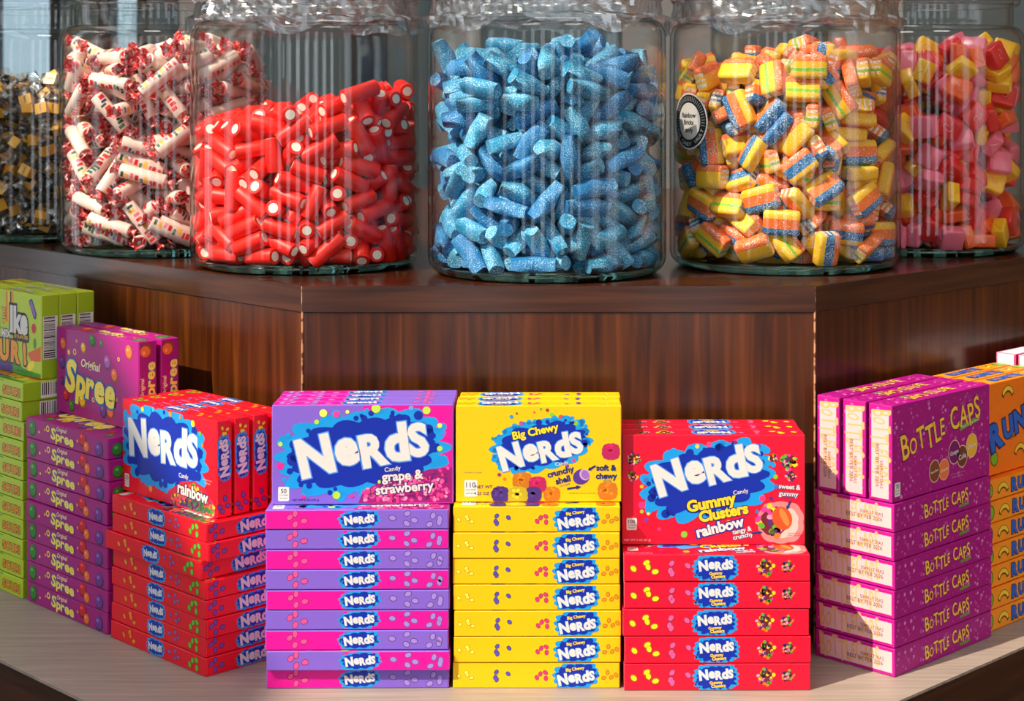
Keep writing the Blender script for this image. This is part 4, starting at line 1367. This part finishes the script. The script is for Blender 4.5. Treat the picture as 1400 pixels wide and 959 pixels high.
fill(JP['chew'], [chew_proto((222, 24, 30), 'red'), chew_proto((248, 186, 22), 'yellow'), chew_proto((240, 110, 136), 'pink'), chew_proto((240, 92, 26), 'orange')], [3, 3, 3, 2], p, q, 'square_wrapped_chew',
     ['%s square wrapped chew' % c for c in ('red', 'yellow', 'pink', 'orange')], 'square wrapped chews in their jar', 'candy', 250, 4, 'buried_square_chews', 'mass of square wrapped chews deep inside the rightmost jar')

# candy rolls with twisted ends
def twist(name, L, r0, r1, mat, flip, seg=20):
    mb = MB(); rd = random.Random(int(r1 * 10))
    v = []
    for i, t in enumerate((0, 0.18, 0.5, 1.0)):
        rad = r0 if i == 0 else (r0 * 0.35 if i == 1 else r0 * .35 + (r1 - r0 * .35) * (t - .18) / .82)
        for k in range(seg):
            a = 2 * PI * k / seg + i * 0.25
            wv = 1 + (0.22 * math.sin(k * 5 * 2 * PI / seg + i) + 0.1 * math.sin(k * 3.0)) * (0 if i < 2 else t)
            v.append((flip * (t * L + (rd.uniform(-1.6, 1.6) if i == 3 else 0)) / 1000, rad * wv * math.cos(a) / 1000, rad * wv * 0.75 * math.sin(a) / 1000))
    f = [(i * seg + k, i * seg + (k + 1) % seg, (i + 1) * seg + (k + 1) % seg, (i + 1) * seg + k) for i in range(3) for k in range(seg)]
    mb.add(v, f, 0, True)
    return mb.mesh(name, [mat])
def roll_wrap():
    m, nt, b = nodes_of('printed_twist_wrapper')
    n1 = noise_node(nt, 260, 2)
    r = ramp(nt, n1.outputs[0], [(0.46, (196, 20, 30)), (0.55, (232, 120, 116)), (0.66, (245, 205, 198))])
    nt.links.new(r.outputs[0], b.inputs['Base Color']); b.inputs['Roughness'].default_value = 0.25
    b.inputs['Coat Weight'].default_value = 0.5
    return m
roll_w = roll_wrap()
roll_body = candy_gloss('roll_candy', (236, 208, 194), 0.35)
cols = [(214, 34, 40), (250, 190, 70), (50, 90, 60), (236, 120, 140), (60, 60, 120)]
def roll_proto(L, seed):
    rd = random.Random(seed)
    o = new_thing('candy_roll', tube_mesh('candy_roll', L, 8.2, [roll_body], 14, 1.2))
    mb = MB(); mats = []
    x = -L / 2 + 3
    while x < L / 2 - 5:                                 # printed flashes along the roll
        w = rd.uniform(2.5, 5); c = rd.choice(cols + [cols[0]] * 3); m = ink(c)
        if m not in mats: mats.append(m)
        a0 = rd.uniform(-0.3, 0.3)
        for rot in (0.0, PI):
            pts = [(xx / 1000, 8.32 * math.cos(a0 + rot + t) / 1000, 8.32 * math.sin(a0 + rot + t) / 1000) for xx in (x, x + w) for t in (0, .28, .56, .84)]
            mb.add(pts, [(k, k + 1, k + 5, k + 4) for k in range(3)], mats.index(m), True)
        x += w + rd.uniform(0.8, 2.5)
    obj('printed_band', mb.mesh('printed_band', mats), o)
    for sx in (-1, 1):
        t = obj('wrapper_twist', twist('wrapper_twist', 9, 8.0, 8.0, roll_w, sx), o)
        t.location.x = sx * L / 2000
    return o
offr = [(-27, 0, 0), (-13.5, 0, 0), (0, 0, 0), (13.5, 0, 0), (27, 0, 0)]
p, q = pack(400, offr, 8.4, 120, flat_top(240), 5, roll=False, spread=0.9)
fill(JP['roll'], [roll_proto(52, 1), roll_proto(50, 2), roll_proto(54, 3)], [1, 1, 1], p, q, 'candy_roll', 'candy roll with red-printed twisted ends', 'candy rolls in their jar', 'candy', 190, 5, 'buried_candy_rolls', 'mass of pink and white candy rolls deep inside the jar')

# toffees in clear wrappers
tof_m = candy_gloss('dark_toffee', (58, 36, 22), 0.3)
gold = plain('gold_band', (222, 160, 36), 0.35, 0.4)
def toffee_proto(L, W, H):
    o = new_thing('wrapped_toffee', bevel_box('wrapped_toffee', L / 1000, W / 1000, H / 1000, .0015, 2, [tof_m]))
    w2, h2, b2 = W / 2 + .25, H / 2 + .25, L * 0.27
    mb = MB()
    ring = [(-w2, -h2), (w2, -h2), (w2, h2), (-w2, h2)]
    mb.add([(x / 1000, y / 1000, z / 1000) for x in (-b2, b2) for y, z in ring], [(k, (k + 1) % 4, (k + 1) % 4 + 4, k + 4) for k in range(4)])
    lb = obj('gold_band', mb.mesh('gold_band', [gold]), o)
    v, f = text_geom('TOFFEE', 0.02)
    k = 0.011 / v[:, 0].max()
    mb = MB()
    for s in (-1, 1):
        mb.add([((x * k - .0055) * s, (y * k - k / 2), s * (h2 + .12) / 1000) for x, y in v], f)
    obj('band_lettering', mb.mesh('band_lettering', [ink((40, 26, 20))]), o)
    for sx in (-1, 1):
        t = obj('wrapper_twist', twist('wrapper_twist', 12, 6.5, 10.5, wrap_mat, sx, 14), o)
        t.location.x = sx * (L / 2 - 0.5) / 1000
    return o
offt = [(-12, 0, 0), (-4, 0, 0), (4, 0, 0), (12, 0, 0)]
p, q = pack(520, offt, 7.6, 118, flat_top(214), 6)
fill(JP['toffee'], [toffee_proto(26, 15, 11), toffee_proto(24, 16, 12)], [1, 1], p, q, 'wrapped_toffee', 'wrapped toffee with gold band', 'wrapped toffees in their jar', 'candy', 200, 6, 'buried_toffees', 'mass of wrapped toffees deep inside the leftmost jar')

# ------------------------------------------------------------------ sticker on the brick jar
def sticker():
    x, y = JP['brick']
    root = empty('round_sticker', (x, y, TIER_Z), 'round black and white shop sticker on the striped brick jar', 'sticker')
    view = math.atan2(-y, -x)
    th0 = view - R_(53); zc = 0.158; R = JR + .0003
    def wrap(pts, faces, rgb, ly, name):
        vs = []
        for u_, v_ in pts:
            a = th0 + u_ / (JR * 1000); r = R + ly * 0.00012
            vs.append((r * math.cos(a), r * math.sin(a), zc + v_ / 1000))
        obj(name, mesh_of(name, vs, faces, [ink(rgb)]), root)
    def disc(r, rgb, ly, name):
        n, m = 40, 6
        pts = [(0, 0)] + [(r * i / m * math.cos(2 * PI * k / n), r * i / m * math.sin(2 * PI * k / n)) for i in range(1, m + 1) for k in range(n)]
        f = [(0, 1 + k, 1 + (k + 1) % n) for k in range(n)]
        f += [(1 + (i - 1) * n + k, 1 + i * n + k, 1 + i * n + (k + 1) % n, 1 + (i - 1) * n + (k + 1) % n) for i in range(1, m) for k in range(n)]
        wrap(pts, f, rgb, ly, name)
    disc(30, (226, 222, 214), 0, 'sticker_border'); disc(28.2, (22, 24, 34), 1, 'sticker_ring'); disc(19.5, (228, 222, 216), 2, 'sticker_centre')
    def word(t, cy, h, rgb=(30, 34, 44)):
        v, f = text_geom(t, 0.03)
        w = v[:, 0].max() * h
        wrap([(a * h - w / 2, b * h - h / 2 + cy) for a, b in v], f, rgb, 3, 'sticker_lettering')
    word('Rainbow', 6.5, 5.2); word('Bricks', -1, 5.2); word('candy', -9, 5.0)
    s = 'THE CANDY VAULT'
    for i, ch in enumerate(s):
        if ch == ' ': continue
        a = R_(-90 + (i - (len(s) - 1) / 2) * 9.5)
        v, f = text_geom(ch, 0.015)
        w = v[:, 0].max()
        pts = []
        for vx, vy in v:
            lx, ly_ = (vx - w / 2) * 4.2, vy * 4.2 - 2.1
            rr = 24 - ly_; aa = a + lx / 24
            pts.append((rr * math.cos(aa), rr * math.sin(aa)))
        wrap(pts, f, (224, 220, 212), 3, 'sticker_lettering')
    for k in range(30):
        a = R_(-10 + k * 7)
        ca, sa = math.cos(a), math.sin(a)
        pts = [(r * ca - t * sa, r * sa + t * ca) for r, t in ((21.5, -.35), (26.5, -.35), (26.5, .35), (21.5, .35))]
        wrap(pts, [(0, 1, 2, 3)], (190, 186, 180), 3, 'ring_tick')
sticker()

# ------------------------------------------------------------------ crumpled film over the jar mouths
def film(key, seed, label):
    x, y = JP[key]
    rd = random.Random(seed)
    ph = [(rd.uniform(3, 40), rd.uniform(0, 6.28), rd.uniform(20, 160)) for _ in range(16)]
    n, m = 150, 22
    v, f = [], []
    for i in range(m):
        t = i / (m - 1)
        for k in range(n):
            a = 2 * PI * k / n
            hem = 0.006 * math.sin(a * 5 + seed) + 0.004 * math.sin(a * 11)
            z = 0.304 - t * (0.046 + hem)
            r0 = 0.1218 if z > .286 else (0.1185 + 0.004 * min(1, max(0, (.286 - z) / .03)))
            w = sum(math.sin(round(fr) * a + p0 + z * s) for fr, p0, s in ph) / 16
            if z < .268: r0 = max(r0, 0.1285)
            r = r0 + 0.0045 * abs(w) * 2
            v.append((r * math.cos(a), r * math.sin(a), z))
    f = [(i * n + k, (i + 1) * n + k, (i + 1) * n + (k + 1) % n, i * n + (k + 1) % n) for i in range(m - 1) for k in range(n)]
    c = len(v); v.append((0, 0, .306))
    f += [(c, k, (k + 1) % n) for k in range(n)]
    o = obj('cling_film', mesh_of('cling_film', v, f, [film_mat], None, False), None, label, 'plastic film', 'crumpled film over jar mouths')
    o.location = (x, y, TIER_Z)
film('red', 3, 'crumpled clear film over the mouth of the red liquorice jar')
film('blue', 7, 'crumpled clear film over the mouth of the blue candy jar')
film('brick', 12, 'crumpled clear film over the mouth of the striped brick jar')
